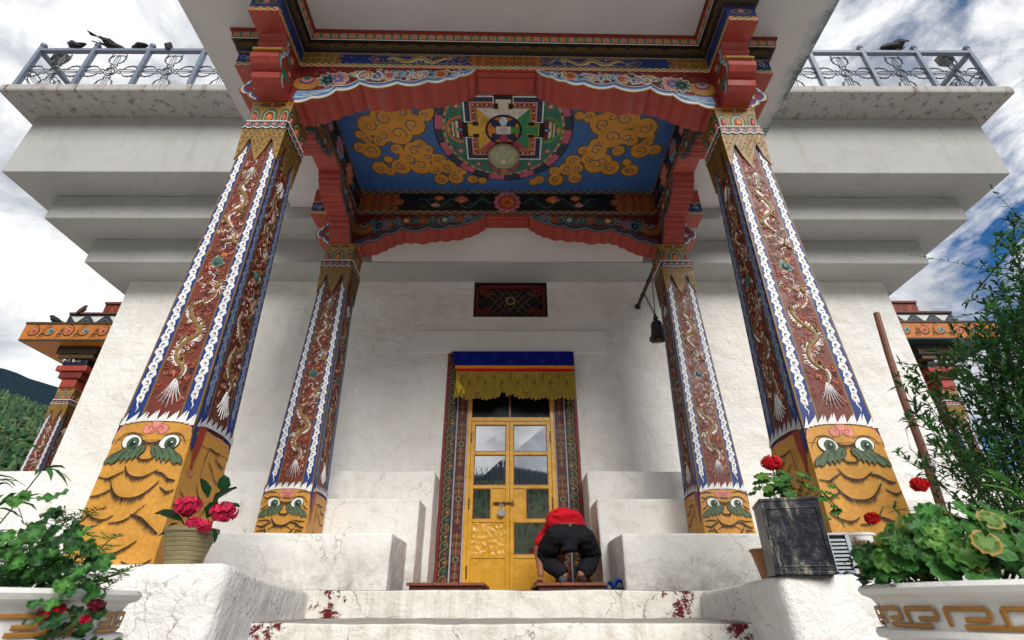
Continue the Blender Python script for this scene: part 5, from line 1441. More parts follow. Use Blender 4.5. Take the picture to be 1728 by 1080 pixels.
# bell and its pole
bz = 3.555
t = thing('bell_pole', 'dark metal pole reaching from the wall to the back right pillar', 'pole', (1.78, 5.98, bz))
p = PB(); p.tube([(0, .02, 0), (-.0, -.98, 0)], .024, sc(48, 34, 30), K=10)
for y in (-.28, -.62): p.tube([(0, y, 0), (0, y - .02, 0)], .031, sc(40, 28, 26), K=10)
p.tube([(0, .0, 0), (0, .018, 0)], .042, sc(60, 44, 36), K=10)
p.build('rod', 'metal', t)
BY, BZ = 5.27, 2.985
t = thing('hanging_bell', 'dark bronze bell hanging on two chains beside the back right pillar', 'bell', (1.765, BY, BZ))
def chain(a, b, name, link=.034):
    a = Vector(a); b = Vector(b); L_ = (b - a).length; n = max(2, int(L_ / (link * .8))); u = (b - a) / n; un = u.normalized()
    p = PB(); s1 = un.cross(Vector((0, 1, .1))).normalized(); s2 = un.cross(s1)
    for i in range(n):
        c = a + u * (i + .5); s = s1 if i % 2 else s2
        P = [tuple(c + un * (link * .55 * cos(q)) + s * (link * .26 * sin(q))) for q in [2 * PI * k / 8 for k in range(9)]]
        p.tube(P, .0038, sc(44, 40, 40), K=4)
    p.build(name, 'metal', t)
chain((.012, -.10 + .0, bz - BZ - .02), (0, 0, .02), 'chain'); chain((.012, .38, bz - BZ - .02), (0, 0, .02), 'chain')
p = PB()
prof = [(.012, .04), (.022, .03), (.016, .015), (.03, .0), (.036, -.02), (.026, -.035), (.030, -.05), (.052, -.062), (.070, -.085), (.078, -.12), (.080, -.16), (.084, -.20), (.092, -.23), (.108, -.262), (.122, -.285), (.124, -.296), (.112, -.292), (.086, -.25), (.070, -.18), (.060, -.10), (.0, -.085)]
p.lathe(prof, 0, 0, sc(46, 44, 46), 36)
for k in range(14): p.ball((.088 * cos(k * .449), .088 * sin(k * .449), -.20), .006, sc(60, 56, 50), U=6, V=4)
p.build('bell_body', 'metal', t, smooth=True)
p = PB(); p.tube([(0, 0, -.09), (-.01, -.01, -.30)], .006, sc(90, 70, 50)); p.ball((-.01, -.01, -.285), .020, sc(100, 76, 50)); p.box(-.055, .02, -.02, 0, -.345, -.325, sc(130, 110, 84)); p.build('clapper', 'metal', t); t.scale = (.88, .88, 1.0)

# tall wooden pole leaning at the right corner
t = thing('wooden_pole', 'reddish wooden pole leaning by the right corner of the temple', 'pole', (3.40, 4.2, .6))
p = PB(); A = Vector((-.18, -.12, -1.85)); B = Vector((.55, .52, 2.12)); u = (B - A)
P = [tuple(A + u * (k / 8) + Vector((.012 * sin(k * 1.7), 0, 0))) for k in range(9)]
p.tube(P, [.040 - .0012 * k for k in range(9)], sc(132, 84, 66), K=9); p.build('shaft', 'wood', t)
p = PB(); c = A + u * .66; p.tube([tuple(A + u * .70), tuple(A + u * .67 + Vector((-.10, -.02, -.05))), tuple(A + u * .62 + Vector((-.11, -.02, -.02))), tuple(A + u * .58 + Vector((-.02, -.05, 0))), tuple(A + u * .57 + Vector((.05, -.03, 0)))], .005, sc(190, 190, 190))
p.tube([tuple(A + u * .575 + Vector((.055 * cos(q), .055 * sin(q), .012 * (q / 6.28)))) for q in [2 * PI * k / 10 for k in range(21)]], .010, sc(200, 200, 196)); p.build('wire_tie', 'metal', t)

# ================================================================ PLANTS
class Foliage:
    def __init__(s, seed): s.p = PB(); s.stem = PB(); s.r = random.Random(seed)
    def col(s, base, v=.25):
        k = 1 + s.r.uniform(-v, v); y = s.r.uniform(-.1, .25)
        return (base[0] * k * (1 + y), base[1] * k * (1 + y * .3), base[2] * k, 1)
    def lance(s, P, D, L_, W, col, droop=.3, twist=None):
        P = Vector(P); D = Vector(D).normalized(); sd = D.cross(Vector((s.r.uniform(-.5, .5), s.r.uniform(-.5, .5), 1)))
        sd = sd.normalized() if sd.length > .01 else Vector((1, 0, 0)); up = sd.cross(D)
        q = [P, P + D * L_ * .35 + up * L_ * .05, P + D * L_ * .7 + up * (.02 - droop * .10) * L_, P + D * L_ - Vector((0, 0, droop * L_ * .35))]
        w = [.08, .5, .38, 0]
        vs = []
        for c, k in zip(q, w): vs += [tuple(c - sd * W * k + up * W * .12), tuple(c), tuple(c + sd * W * k + up * W * .12)]
        s.p.add(vs, [(3 * i + j, 3 * i + j + 1, 3 * i + j + 4, 3 * i + j + 3) for i in range(3) for j in range(2)], col)
    def round_leaf(s, P, Nn, r, col, lobes=7, edge=None, ruff=.12):
        P = Vector(P); Nn = Vector(Nn).normalized(); a = Nn.cross(Vector((.3, .2, 1))); a = a.normalized() if a.length > .05 else Vector((1, 0, 0)); b = Nn.cross(a)
        n = 22; ph = s.r.uniform(0, 6.28); vs = [tuple(P - Nn * r * .10)]
        for rr, hh in ((.5, .02), (.82, .06), (1.0, .03)):
            for k in range(n):
                t = 2 * PI * k / n; m_ = 1 + (.07 * cos(lobes * t) if rr == 1 else 0)
                notch = 1 - (.75 if rr > .9 else .5 if rr > .6 else .25) * max(0, 1 - abs(((t + PI) % (2 * PI)) - PI) / .30)
                R_ = r * rr * m_ * notch
                wv = ruff * r * rr * sin(lobes * t + ph) * .6
                vs.append(tuple(P + a.lerp(a, 1) * R_ * cos(t + ph) + b * R_ * sin(t + ph) + Nn * (hh * r + wv)))
        fs = [(0, 1 + k, 1 + (k + 1) % n) for k in range(n)]; s.p.add(vs, fs, tuple(c * 1.12 for c in col[:3]) + (1,))
        e = edge or tuple(c * .80 for c in col[:3]) + (1,)
        zone = tuple(c * .72 for c in col[:3]) + (1,)
        dk = tuple(c * .66 for c in col[:3]) + (1,)
        for k in range(n):     # darker blade between paler veins
            s.p.add([vs[q] for q in (1 + k, 1 + n + k, 1 + n + (k + 1) % n, 1 + (k + 1) % n)], [(0, 1, 2, 3)], dk if k % 3 else col)
            s.p.add([vs[q] for q in (1 + n + k, 1 + 2 * n + k, 1 + 2 * n + (k + 1) % n, 1 + n + (k + 1) % n)], [(0, 1, 2, 3)], e if k % 3 else tuple(c * 1.15 for c in e[:3]) + (1,))
    def fern(s, P, D, L_, col, n=7):
        P = Vector(P); D = Vector(D).normalized(); sd = D.cross(Vector((0, 0, 1))); sd = sd.normalized() if sd.length > .05 else Vector((1, 0, 0))
        pts = [P + D * L_ * t - Vector((0, 0, .25 * L_ * t * t)) for t in [k / n for k in range(n + 1)]]
        s.stem.tube([tuple(q) for q in pts], .0012, col, K=3)
        for k in range(1, n + 1):
            w = L_ * .34 * sin(PI * (.2 + .7 * k / n))
            for sg in (-1, 1): s.lance(pts[k], sd * sg + D * .55 + Vector((0, 0, s.r.uniform(-.1, .25))), w, w * .26, s.col(col, .15), .2)
        s.lance(pts[-1], D, L_ * .2, L_ * .06, col)
    def build(s, t, loc, stemcol=None, shade=True):
        s.p.build('foliage', 'leaf', t, loc=loc, smooth=True)
        if s.stem.v: s.stem.build('stems', 'leaf', t, loc=loc)
G1 = sc(56, 108, 48); G2 = sc(44, 90, 46); G3 = sc(98, 146, 62); G4 = sc(70, 128, 54); DG = sc(34, 72, 42)

def bloom(pb, c, r, col, n, rg, ps=.016, nrm=(0, -1, .3)):
    """dense rounded head of small ruffled petals"""
    c = Vector(c)
    for i in range(n):
        z = 1 - 2 * (i + .5) / n; a = i * 2.399963; q = math.sqrt(1 - z * z); dv = Vector((q * cos(a), q * sin(a), z))
        P = c + Vector((dv.x * 1.08, dv.y, dv.z * .78)) * r * rg.uniform(.5, 1.12)
        for k in range(5):
            t = 2 * PI * k / 5 + rg.uniform(0, 1); u = dv.cross(Vector((.2, .3, 1))).normalized(); v = dv.cross(u); e = (u * cos(t) + v * sin(t))
            w = (u * cos(t + PI / 2) + v * sin(t + PI / 2)) * ps * .48; k2 = rg.uniform(.55, 1.2)
            cc = tuple(min(1, x * k2) for x in col[:3]) + (1,)
            pb.add([tuple(P), tuple(P + e * ps * .6 - w + dv * .003), tuple(P + e * ps + dv * ps * .15), tuple(P + e * ps * .6 + w + dv * .003)], [(0, 1, 2, 3)], cc)

def blooms(t, name, L_, rg):
    for c, r, col, n, ps in L_:
        q = PB(); bloom(q, c, r, col, n, rg, ps); q.build(name, 'petal', t)

def planter(label, cx, cy, zt, r):
    t = thing('planter', label, 'planter', (cx, cy, -.47), group='big round white planters beside the stairs')
    p = PB(); b = zt + .47
    prof = [(r * .62, 0), (r * .66, .02), (r * .80, b - .30), (r * .88, b - .20), (r * .90, b - .128), (r * .955, b - .122), (r * .965, b - .112), (r * .955, b - .102), (r * .905, b - .098), (r * .915, b - .045), (r * .935, b - .030), (r * .985, b - .022), (r * 1.0, b - .010), (r * .985, b), (r * .93, b + .001), (r * .89, b - .02), (r * .86, b - .05), (0, b - .05)]
    p.lathe(prof, 0, 0, WHITE, 72)
    for i, c in enumerate([WHITE] * 0): pass
    p.build('pot', 'potwhite', t, smooth=True)
    # meander band: raised ochre key pattern
    p = PB(); OC = sc(176, 124, 56); z0, z1 = b - .094, b - .050
    d = Dec(p, lambda x, z, h: ((r * .912 + (z - z0) * .12 + h) * cos(x / (r * .91)), (r * .912 + (z - z0) * .12 + h) * sin(x / (r * .91)), z), base=.001)
    cell = .105; n = int(2 * PI * r * .91 / cell); cell = 2 * PI * r * .91 / n; th = .011
    def dense(P, w):
        Q = []
        for a, b_ in zip(P[:-1], P[1:]):
            for k in range(4): Q.append((a[0] + (b_[0] - a[0]) * k / 4, a[1] + (b_[1] - a[1]) * k / 4))
        Q.append(P[-1]); d.stroke(Q, w, OC, 1, raise_=.003)
    for i in range(n):
        x = i * cell; H_ = z1 - z0
        dense([(x + .004, z0 + .004), (x + .004, z1 - .004)], th); dense([(x + .004, z1 - .004), (x + cell * .80, z1 - .004)], th); dense([(x + cell * .80, z1 - .004), (x + cell * .80, z0 + H_ * .42)], th)
        dense([(x + cell * .80, z0 + H_ * .42), (x + cell * .36, z0 + H_ * .42)], th); dense([(x + .004, z0 + .004), (x + cell * .62, z0 + .004)], th) if i % 2 else dense([(x + cell * .3, z0 + .004), (x + cell + .004, z0 + .004)], th)
    p.build('meander_band', 'paint', t)
    p = PB(); p.lathe([(0, b - .045), (r * .87, b - .045)], 0, 0, sc(50, 38, 28), 30); p.build('soil', 'cloth', t)
    return t
MT['potwhite'] = plaster_mat('planter_white', (.80, .785, .755), (.45, .40, .34), .5, .5)
planter('big round white planter with ochre key band at the left of the stairs', -1.37, 1.45, .032, .42)
planter('big round white planter with ochre key band at the right of the stairs', 1.41, 1.45, .046, .42)

# left planter: ferny marigold plant
t = thing('marigold_plant', 'ferny green marigold plant with small yellow buds in the left planter', 'plant', (-1.37, 1.45, .0))
F = Foliage(3)
for i in range(105):
    a = F.r.uniform(0, 6.28); q = F.r.uniform(0, .33); bx, by = q * cos(a) * .9 - .07, q * sin(a)
    h = F.r.uniform(.05, .22) * (1.15 if -.2 < bx < .1 else .65); lean = Vector((bx * .7 + F.r.uniform(-.1, .1), by * .7 + F.r.uniform(-.1, .1), h))
    P = [Vector((bx, by, -.01)) + lean * k / 5 + Vector((0, 0, -.02 * (k / 5) ** 2)) for k in range(6)]
    F.stem.tube([tuple(x) for x in P], .0025, sc(60, 70, 40), K=4)
    for k in range(2, 6):
        for q2 in range(4): F.fern(P[k], (F.r.uniform(-1, 1), F.r.uniform(-1, .8), F.r.uniform(0, .8)), F.r.uniform(.045, .08), F.col(F.r.choice((G1, G2, G4, G3))), 6)
F.build(t, (0, 0, 0))
blooms(t, 'flower', [(q, .014, sc(226, 170, 30), 14, .010) for q in ((-.22, -.25, .10), (-.30, -.18, .08), (-.12, -.32, .055), (.02, -.30, .04))], F.r)
# geranium hanging over the rim at the right side of left planter
t = thing('hanging_geranium', 'geranium with scalloped leaves and small red flowers hanging over the left planter', 'plant', (-1.06, 1.38, .02))
F = Foliage(5)
for i in range(150):
    u = F.r.random(); x = .02 + F.r.uniform(-.14, .09) + u * .08; y = F.r.uniform(-.12, .10); z = .12 - u * .34 + F.r.uniform(-.02, .03)
    if x < .0 and z < .01: z = abs(z) + .02
    F.round_leaf((x, y - .03, z), (F.r.uniform(-.3, .5), F.r.uniform(-1, -.3), F.r.uniform(.1, .9)), F.r.uniform(.012, .024), F.col(F.r.choice((G1, G4, G2)), .4), lobes=5, ruff=.35)
for P in ([(.0, 0, 0), (.06, -.02, .05), (.08, -.03, -.01)], [(.05, -.03, -.12), (.10, -.05, -.08), (.155, -.05, -.035)], [(0, 0, 0), (.08, 0, -.08), (.09, -.02, -.22)]): F.stem.tube(P, .0025, sc(90, 110, 60), K=5)
F.build(t, (0, 0, 0))
blooms(t, 'flower', [((.075, -.05, -.035), .020, sc(214, 30, 44), 20, .016), ((.165, -.05, -.022), .013, sc(100, 16, 34), 16, .010), ((.15, -.05, -.048), .007, sc(190, 20, 60), 10, .008)], F.r)
# sprig reaching in from the left
t = thing('willow_shrub', 'leafy sprig with narrow leaves reaching in at the left edge', 'plant', (-1.75, 1.75, -.2))
F = Foliage(8)
for i in range(26):
    e = Vector((F.r.uniform(-.25, .22), F.r.uniform(-.30, .1), F.r.uniform(.42, .70))); e.z -= max(0, e.x) * .35
    P = [e * (k / 6) + Vector((0, 0, .05 * sin(k))) * .2 for k in range(7)]
    F.stem.tube([tuple(x) for x in P], .003, sc(70, 80, 50), K=4)
    for k in range(3, 7):
        for q in range(5): F.lance(P[k] + Vector((F.r.uniform(-.01, .01),) * 3), (F.r.uniform(-.6, 1), F.r.uniform(-1, 1), F.r.uniform(-.5, .5)), F.r.uniform(.06, .11), .016, F.col(F.r.choice((G1, G2, G4))), .6)
F.build(t, (0, 0, 0))

# pink flowered pot on the left side wall
t = thing('flowerpot', 'ribbed olive-brown plastic flowerpot on the left stair wall', 'flowerpot', (-1.475, 2.62, .154))
p = PB(); prof = [(.075, 0)]
for k in range(7): z = .006 + k * .019; r0 = .076 + k * .0052; prof += [(r0, z), (r0 + .0025, z + .013), (r0 + .0012, z + .016)]
prof += [(.113, .142), (.120, .145), (.120, .162), (.112, .163), (.104, .150), (0, .145)]
p.lathe(prof, 0, 0, sc(128, 116, 82), 40); p.build('pot', 'metal', t, smooth=True)
t = thing('pink_geranium', 'potted plant with three bright pink flower heads and broad dark leaves', 'plant', (-1.475, 2.62, .31))
F = Foliage(9)
heads = [((-.035, -.03, .105), .052), ((.155, -.05, .075), .052), ((.045, -.08, .020), .030), ((.095, -.08, .010), .026)]
for (hx, hy, hz), r in heads: F.stem.tube([(0, 0, -.02), (hx * .6, hy * .5, hz * .4), (hx, hy, hz)], .003, sc(80, 120, 60), K=5)
for (x, y, z, a, tl, L_) in ((-.06, -.01, .04, 2.8, .3, .13), (.02, .01, .15, 1.9, .6, .11), (.06, .02, .13, .7, .4, .14), (.09, 0, .10, .1, .1, .13), (.07, -.03, .05, 1.2, .5, .10), (-.05, -.04, -.01, 3.4, -.2, .07), (.12, -.04, .0, -1.2, -.3, .07), (-.02, -.05, .02, 2.2, .1, .06), (.10, .0, .17, 1.6, .5, .10), (0, 0, .02, 4, .1, .07), (-.08, 0, .03, 3.6, -.6, .06)):
    F.lance((x, y, z), (cos(a), -.25, sin(a) * .5 + tl * .5), L_, L_ * .62, F.col(sc(26, 70, 36), .2), .3)
for i in range(26): a = F.r.uniform(0, 6.28); F.lance((.06 * cos(a), .06 * sin(a), -.01), (cos(a), sin(a), .4), .055, .03, F.col(G2), .4)
F.build(t, (0, 0, 0))
blooms(t, 'flower_head', [(c, r, sc(226, 48, 92), int(70 * (r / .052) ** 2) + 16, .019) for c, r in heads], F.r)

# black tin with red geranium on the right side wall
t = thing('oil_tin', 'battered black oil tin planter on the right stair wall', 'tin', (1.36, 2.57, .113), rz=radians(-16))
MT['tin'] = None
def tinmat():
    m, nt, b = new_mat('rusted_black_tin'); p = wpos(nt, (1, 1, .35)); n = noise(nt, p, 14, 9, .75, .6)
    r = ramp(nt, n, [(.40, sc(14, 16, 26)), (.50, sc(28, 30, 40)), (.57, sc(76, 76, 74)), (.63, sc(150, 142, 122)), (.70, sc(50, 42, 40))]); nt.links.new(r.outputs[0], b.inputs['Base Color'])
    b.inputs['Roughness'].default_value = .38; b.inputs['Metallic'].default_value = .35; bump(nt, b, noise(nt, wpos(nt), 9, 5, .6), .7, .012); return m
MT['tin'] = tinmat()
p = PB(); h_, a = .315, .122
p.box(-a, a, -a, a, 0, h_, WHITE, skip='t')
for z in (0, h_ - .012): p.box(-a - .004, a + .004, -a - .004, a + .004, z, z + .012, WHITE) if z == 0 else None
for q in ((-a - .004, a + .004, -a - .004, -a + .004), (-a - .004, a + .004, a - .004, a + .004), (-a - .004, -a + .004, -a + .0041, a - .0041), (a - .004, a + .004, -a + .0041, a - .0041)): p.box(*q, h_ - .01, h_ + .004, WHITE)
for z0, z1 in ((.030, .036), (h_ - .045, h_ - .038)): p.box(-a + .015, a - .015, -a - .0035, -a + .001, z0, z1, WHITE)
for x in (-a + .015, a - .021): p.box(x, x + .006, -a - .0035, -a + .001, .0361, h_ - .0451, WHITE)
p.build('tin_body', 'tin', t, bevel=.004)
p = PB(); p.box(-a + .003, a - .003, -a + .003, a - .003, h_ - .04, h_ - .03, sc(50, 38, 28)); p.build('soil', 'cloth', t)
t = thing('red_geranium', 'red geranium growing in the black tin', 'plant', (1.36, 2.56, .43))
F = Foliage(12)
for i in range(64):
    a = F.r.uniform(0, 6.28); q = F.r.uniform(.0, .15); z = F.r.uniform(.01, .15) * (1 - q * 2.5) + .015
    x = q * cos(a) * 1.15 + .01; y = q * sin(a) * .8
    F.round_leaf((x, y, z), (cos(a) * .5, sin(a) * .4 - .5, 1 - q), F.r.uniform(.022, .034), F.col(F.r.choice((G1, G3, G4))), 7, ruff=.2)
    if i % 3 == 0: F.stem.tube([(x * .3, y * .3, -.03), (x, y, z)], .002, sc(90, 130, 60), K=4)
for P in ([(0, 0, 0), (-.02, -.02, .10), (-.035, -.03, .17)], [(.08, 0, .0), (.16, -.02, .07), (.20, -.02, .02), (.23, -.04, -.12)], [(.08, 0, 0), (.20, 0, .05), (.24, -.02, -.04)]): F.stem.tube(P, .003, sc(90, 120, 60), K=5)
for i in range(10): F.round_leaf((.15 + F.r.uniform(0, .10), -.03, F.r.uniform(-.08, .07)), (F.r.uniform(-.5, .5), -.6, .8), F.r.uniform(.016, .026), F.col(G4), 7, ruff=.2)
F.build(t, (0, 0, 0))
blooms(t, 'flower_head', [((-.035, -.04, .175), .040, sc(220, 26, 40), 66, .020), ((.33, -.10, -.085), .024, sc(220, 34, 34), 30, .020)], F.r)
t = thing('brown_flowerpot', 'small brown plastic pot half hidden behind the black tin', 'flowerpot', (1.345, 2.84, .112))
p = PB(); p.lathe([(.045, 0), (.070, .12), (.076, .122), (.076, .135), (.068, .135), (.06, .12), (0, .12)], 0, 0, sc(150, 100, 60), 28); p.build('pot', 'metal', t, smooth=True)
t = thing('plastic_basket', 'grey slatted plastic basket beside the black tin', 'basket', (1.565, 2.60, .113), rz=radians(-12))
p = PB(); 
p.box(-.05, .05, -.07, .07, 0, .012, GREYB)
for k in range(9): p.box(-.055 + k * .0009, .055, -.075, -.068, .014 + k * .021, .026 + k * .021, sc(170, 178, 186)); p.box(-.055, -.048, -.0679, .07, .014 + k * .021, .026 + k * .021, sc(170, 178, 186))
p.box(-.060, -.040, -.082, -.0755, 0, .215, sc(176, 182, 190)); p.box(.040, .060, -.082, -.0755, 0, .215, sc(176, 182, 190)); p.box(-.06, .06, -.0829, .075, .2155, .228, sc(180, 186, 194)); p.box(-.045, .052, -.060, -.055, .012, .214, sc(30, 34, 40))
o = p.build('basket_body', 'metal', t, bevel=.002); t.scale = (.85, .8, .78)
t = thing('printed_pail', 'round pail printed with an orange and brown village landscape', 'pail', (1.71, 2.66, .113))
def pailmat():
    m, nt, b = new_mat('printed_landscape'); tc = nt.nodes.new('ShaderNodeTexCoord'); sx = nt.nodes.new('ShaderNodeSeparateXYZ'); nt.links.new(tc.outputs['Object'], sx.inputs[0])
    n = noise(nt, tc.outputs['Object'], 16, 5, .7); v = math_(nt, 'ADD', math_(nt, 'MULTIPLY', sx.outputs[2], 4.2), math_(nt, 'MULTIPLY', math_(nt, 'SUBTRACT', n, .5), .8))
    r = ramp(nt, v, [(.05, sc(60, 30, 40)), (.30, sc(196, 82, 40)), (.48, sc(206, 100, 52)), (.53, sc(110, 90, 60)), (.66, sc(70, 64, 48)), (.74, sc(150, 130, 100)), (.82, sc(220, 220, 216))])
    nt.links.new(r.outputs[0], b.inputs['Base Color']); b.inputs['Roughness'].default_value = .3; return m
MT['pail'] = pailmat()
p = PB(); p.lathe([(.075, 0), (.098, .215), (.105, .218), (.105, .23), (.096, .23), (.09, .20), (0, .19)], 0, 0, WHITE, 36); p.build('pail_body', 'pail', t, smooth=True); t.scale = (.85, .85, .80)

# right planter: leafy geranium, small purple bedding plant
t = thing('geranium', 'large geranium with round scalloped leaves and yellowing edges in the right planter', 'plant', (1.20, 1.47, .04))
F = Foliage(21)
for i in range(300):
    a = F.r.uniform(0, 6.28); q = F.r.uniform(.0, 1) ** .6 * .25; x = q * cos(a) + .03; y = q * sin(a) * .6 - .02
    z = (.20 - q * q * 2.2) * F.r.uniform(.30, 1.0)
    c = F.col(F.r.choice((G4, G1, G4, G3))); edge = None
    if F.r.random() < .14: c = F.col(sc(110, 138, 56)); edge = sc(160, 146, 74)
    F.round_leaf((x, y, z), (cos(a) * .5, sin(a) * .35 - .75, .85 - q), F.r.uniform(.018, .036), c, 9, edge, ruff=.28)
    if i % 4 == 0: F.stem.tube([(x * .4, y * .4, -.05), (x, y, z)], .0028, sc(110, 140, 70), K=4)
for x, y, z, r in ((.02, -.21, .0, .042), (-.07, -.16, .02, .040), (.09, -.22, -.01, .042), (.16, -.20, .03, .04), (-.12, -.12, .03, .035), (.05, -.20, .07, .042), (-.02, -.18, .08, .04)):
    F.round_leaf((x, y, z), (.0, -.9, .45), r, F.col(G4, .15), 9, ruff=.12)
F.round_leaf((-.02, -.19, .135), (-.1, -.85, .5), .027, sc(104, 136, 54), 9, sc(170, 152, 76)); F.round_leaf((.11, -.19, .10), (.1, -.9, .4), .025, sc(100, 132, 54), 9, sc(170, 130, 80)); F.round_leaf((-.06, -.20, .085), (-.2, -.9, .3), .030, sc(104, 138, 56), 9, sc(176, 140, 70))
F.build(t, (0, 0, 0))
blooms(t, 'flower_head', [((-.085, -.10, .235), .015, sc(216, 30, 34), 22, .015)], F.r)
t = thing('purple_bedding_plant', 'small dark bedding plant with purple blossoms at the left rim of the right planter', 'plant', (1.045, 1.50, .05))
F = Foliage(23)
for i in range(120):
    x, y, z = F.r.uniform(-.07, .08), F.r.uniform(-.08, .08), F.r.uniform(-.02, .085); F.lance((x, y, z), (F.r.uniform(-1, 1), F.r.uniform(-1, .3), F.r.uniform(-.2, .7)), .035, .020, F.col(F.r.choice((DG, G2))), .4)
F.build(t, (0, 0, 0))
blooms(t, 'flower', [(q, .010, sc(90, 40, 100), 10, .011) for q in ((.03, -.06, .10), (.06, -.05, .085), (.0, -.06, .095), (.045, -.07, .075))], F.r)

# tall narrow-leaved shrub at the right
t = thing('tall_shrub', 'tall dark shrub with narrow leaves rising at the right edge', 'shrub', (2.95, 2.7, -1.28))
F = Foliage(31)
def zmax(x): return 1.0 + (x - 2.35) * .95
def shoot(A, B, n, L_, sag=.1, leaf=.055, dens=2, cols=(G2, G2, G1, G4, DG), thick=.005, y=0):
    A = Vector(A); B = Vector(B); P = []
    for k in range(n + 1):
        u = k / n; P.append(A.lerp(B, u) + Vector((.03 * sin(u * 5 + A.x * 9), .03 * sin(u * 4 + A.y * 7), sag * sin(PI * u))))
    F.stem.tube([tuple(x) for x in P], [thick * (1.05 - k / n) + .0008 for k in range(n + 1)], sc(60, 66, 44), K=4)
    for k in range(int(n * .22), n + 1):
        d_ = (P[min(k + 1, n)] - P[max(k - 1, 0)]).normalized()
        for q in range(dens):
            s_ = Vector((F.r.uniform(-1, 1), F.r.uniform(-1, 1), F.r.uniform(-.4, .8))).normalized()
            F.lance(P[k] + (P[min(k + 1, n)] - P[k]) * F.r.random(), d_ * .6 + s_, leaf * F.r.uniform(.6, 1.25), leaf * .24, F.col(F.r.choice(cols)), F.r.uniform(0, .6))
    return P
for i in range(205):
    x = 2.42 + 2.1 * F.r.random() ** .85; y = F.r.uniform(2.3, 3.5); zm = min(2.9, zmax(x) * y / 2.9 * (1.2 if F.r.random() < .15 else 1)); z = zm * (F.r.random() ** .55) * .95 + .1
    x0 = 2.95 + (x - 2.95) * .45 + F.r.uniform(-.1, .1); y0 = 2.8 + F.r.uniform(-.25, .35)
    P = shoot((x0, y0, max(-.2, z - F.r.uniform(.8, 1.5))), (x * y / 2.9, y, z), 22, 1, .05, .062, 3)
    for q in range(3):
        k = F.r.randint(8, 19); s_ = Vector((F.r.uniform(-1, .8), F.r.uniform(-1, 1), F.r.uniform(.1, 1))).normalized() * F.r.uniform(.12, .32); shoot(P[k], P[k] + s_, 8, 1, .02, .05, 3, thick=.002)
# sparse long shoots against the sky and near pale sprig
shoot((4.25, 3.1, 1.5), (3.95, 3.05, 2.95), 34, 1, 0, .045, 2, thick=.005); shoot((4.2, 3.1, 1.7), (3.25, 3.25, 2.42), 30, 1, .08, .045, 1, thick=.004); shoot((4.3, 3.2, 1.6), (3.75, 3.1, 2.1), 26, 1, .05, .05, 2)
shoot((4.4, 3.1, 1.7), (4.3, 3.1, 2.9), 30, 1, .0, .05, 3); shoot((3.1, 2.9, .4), (2.74, 2.95, 1.33), 26, 1, .0, .07, 3, (G1, G4), .005); shoot((2.6, 2.7, .0), (2.05, 2.6, .62), 22, 1, .08, .055, 2, (G2, G1), .004)
shoot((2.7, 2.6, .0), (2.15, 2.45, .80), 22, 1, .03, .06, 2, (G2, G1), .004)
shoot((1.95, 1.9, .1), (2.12, 1.85, .72), 18, 1, .0, .11, 4, (G3, G4), .005); shoot((2.0, 2.0, .0), (1.85, 1.9, .38), 14, 1, .0, .09, 3, (G3, G4), .005); shoot((2.1, 1.95, .1), (2.35, 1.9, .5), 14, 1, .0, .10, 4, (G4, G1), .005)
for i in range(4): F.stem.tube([(2.95 + i * .12 - .2, 2.75 + .06 * i, -1.28), (2.9 + i * .2 - .25, 2.8 + .05 * i, -.4), (2.75 + i * .34 - .1, 2.85, .5)], [.02, .016, .008], sc(84, 74, 56), K=6)
F.build(t, (-2.95, -2.7, 1.28))
# ================================================================ PERSON bending down to the board
def skin_mesh(name, joints, edges, mat, col, parent, sub=2, root=0):
    me = bpy.data.meshes.new(name); me.from_pydata([j[0] for j in joints], edges, [])
    o = bpy.data.objects.new(name, me); C.objects.link(o); o.parent = parent
    sk = o.modifiers.new('skin', 'SKIN'); sk.use_smooth_shade = True; sk.branch_smoothing = .6
    for i, j in enumerate(joints):
        v = me.skin_vertices[0].data[i]; r = j[1]; v.radius = (r, r) if not isinstance(r, tuple) else r
        v.use_root = (i == root)
    ss = o.modifiers.new('sub', 'SUBSURF'); ss.levels = ss.render_levels = sub + (2 if mat == 'garment' else 0)
    bpy.context.view_layer.update()
    ev = o.evaluated_get(bpy.context.evaluated_depsgraph_get()); m2 = bpy.data.meshes.new_from_object(ev)
    o.modifiers.clear(); o.data = m2
    if mat == 'garment':     # folds pulled along the cloth
        m2.update()
        for v_ in m2.vertices:
            q = v_.co; k_ = mn.noise(Vector((q.x * 7, q.y * 7, q.z * 22))) * .012 + mn.noise(Vector((q.x * 24, q.y * 9, q.z * 30))) * .006 - abs(mn.noise(Vector((q.x * 10 + 3, q.y * 6, q.z * 14)))) * .012
            v_.co = q + v_.normal * k_
    at = m2.color_attributes.new('Col', 'FLOAT_COLOR', 'CORNER'); n = len(m2.loops)
    at.data.foreach_set('color', list(col) * n)
    m2.materials.clear(); m2.materials.append(MT[mat])
    for p_ in m2.polygons: p_.use_smooth = True; p_.material_index = 0
    return o
SK = sc(150, 96, 76)
px_, py_ = .575, 4.95
person = thing('person', 'person in red shirt and baggy black trousers bending low before the gold door', 'person', (px_, py_, .156))
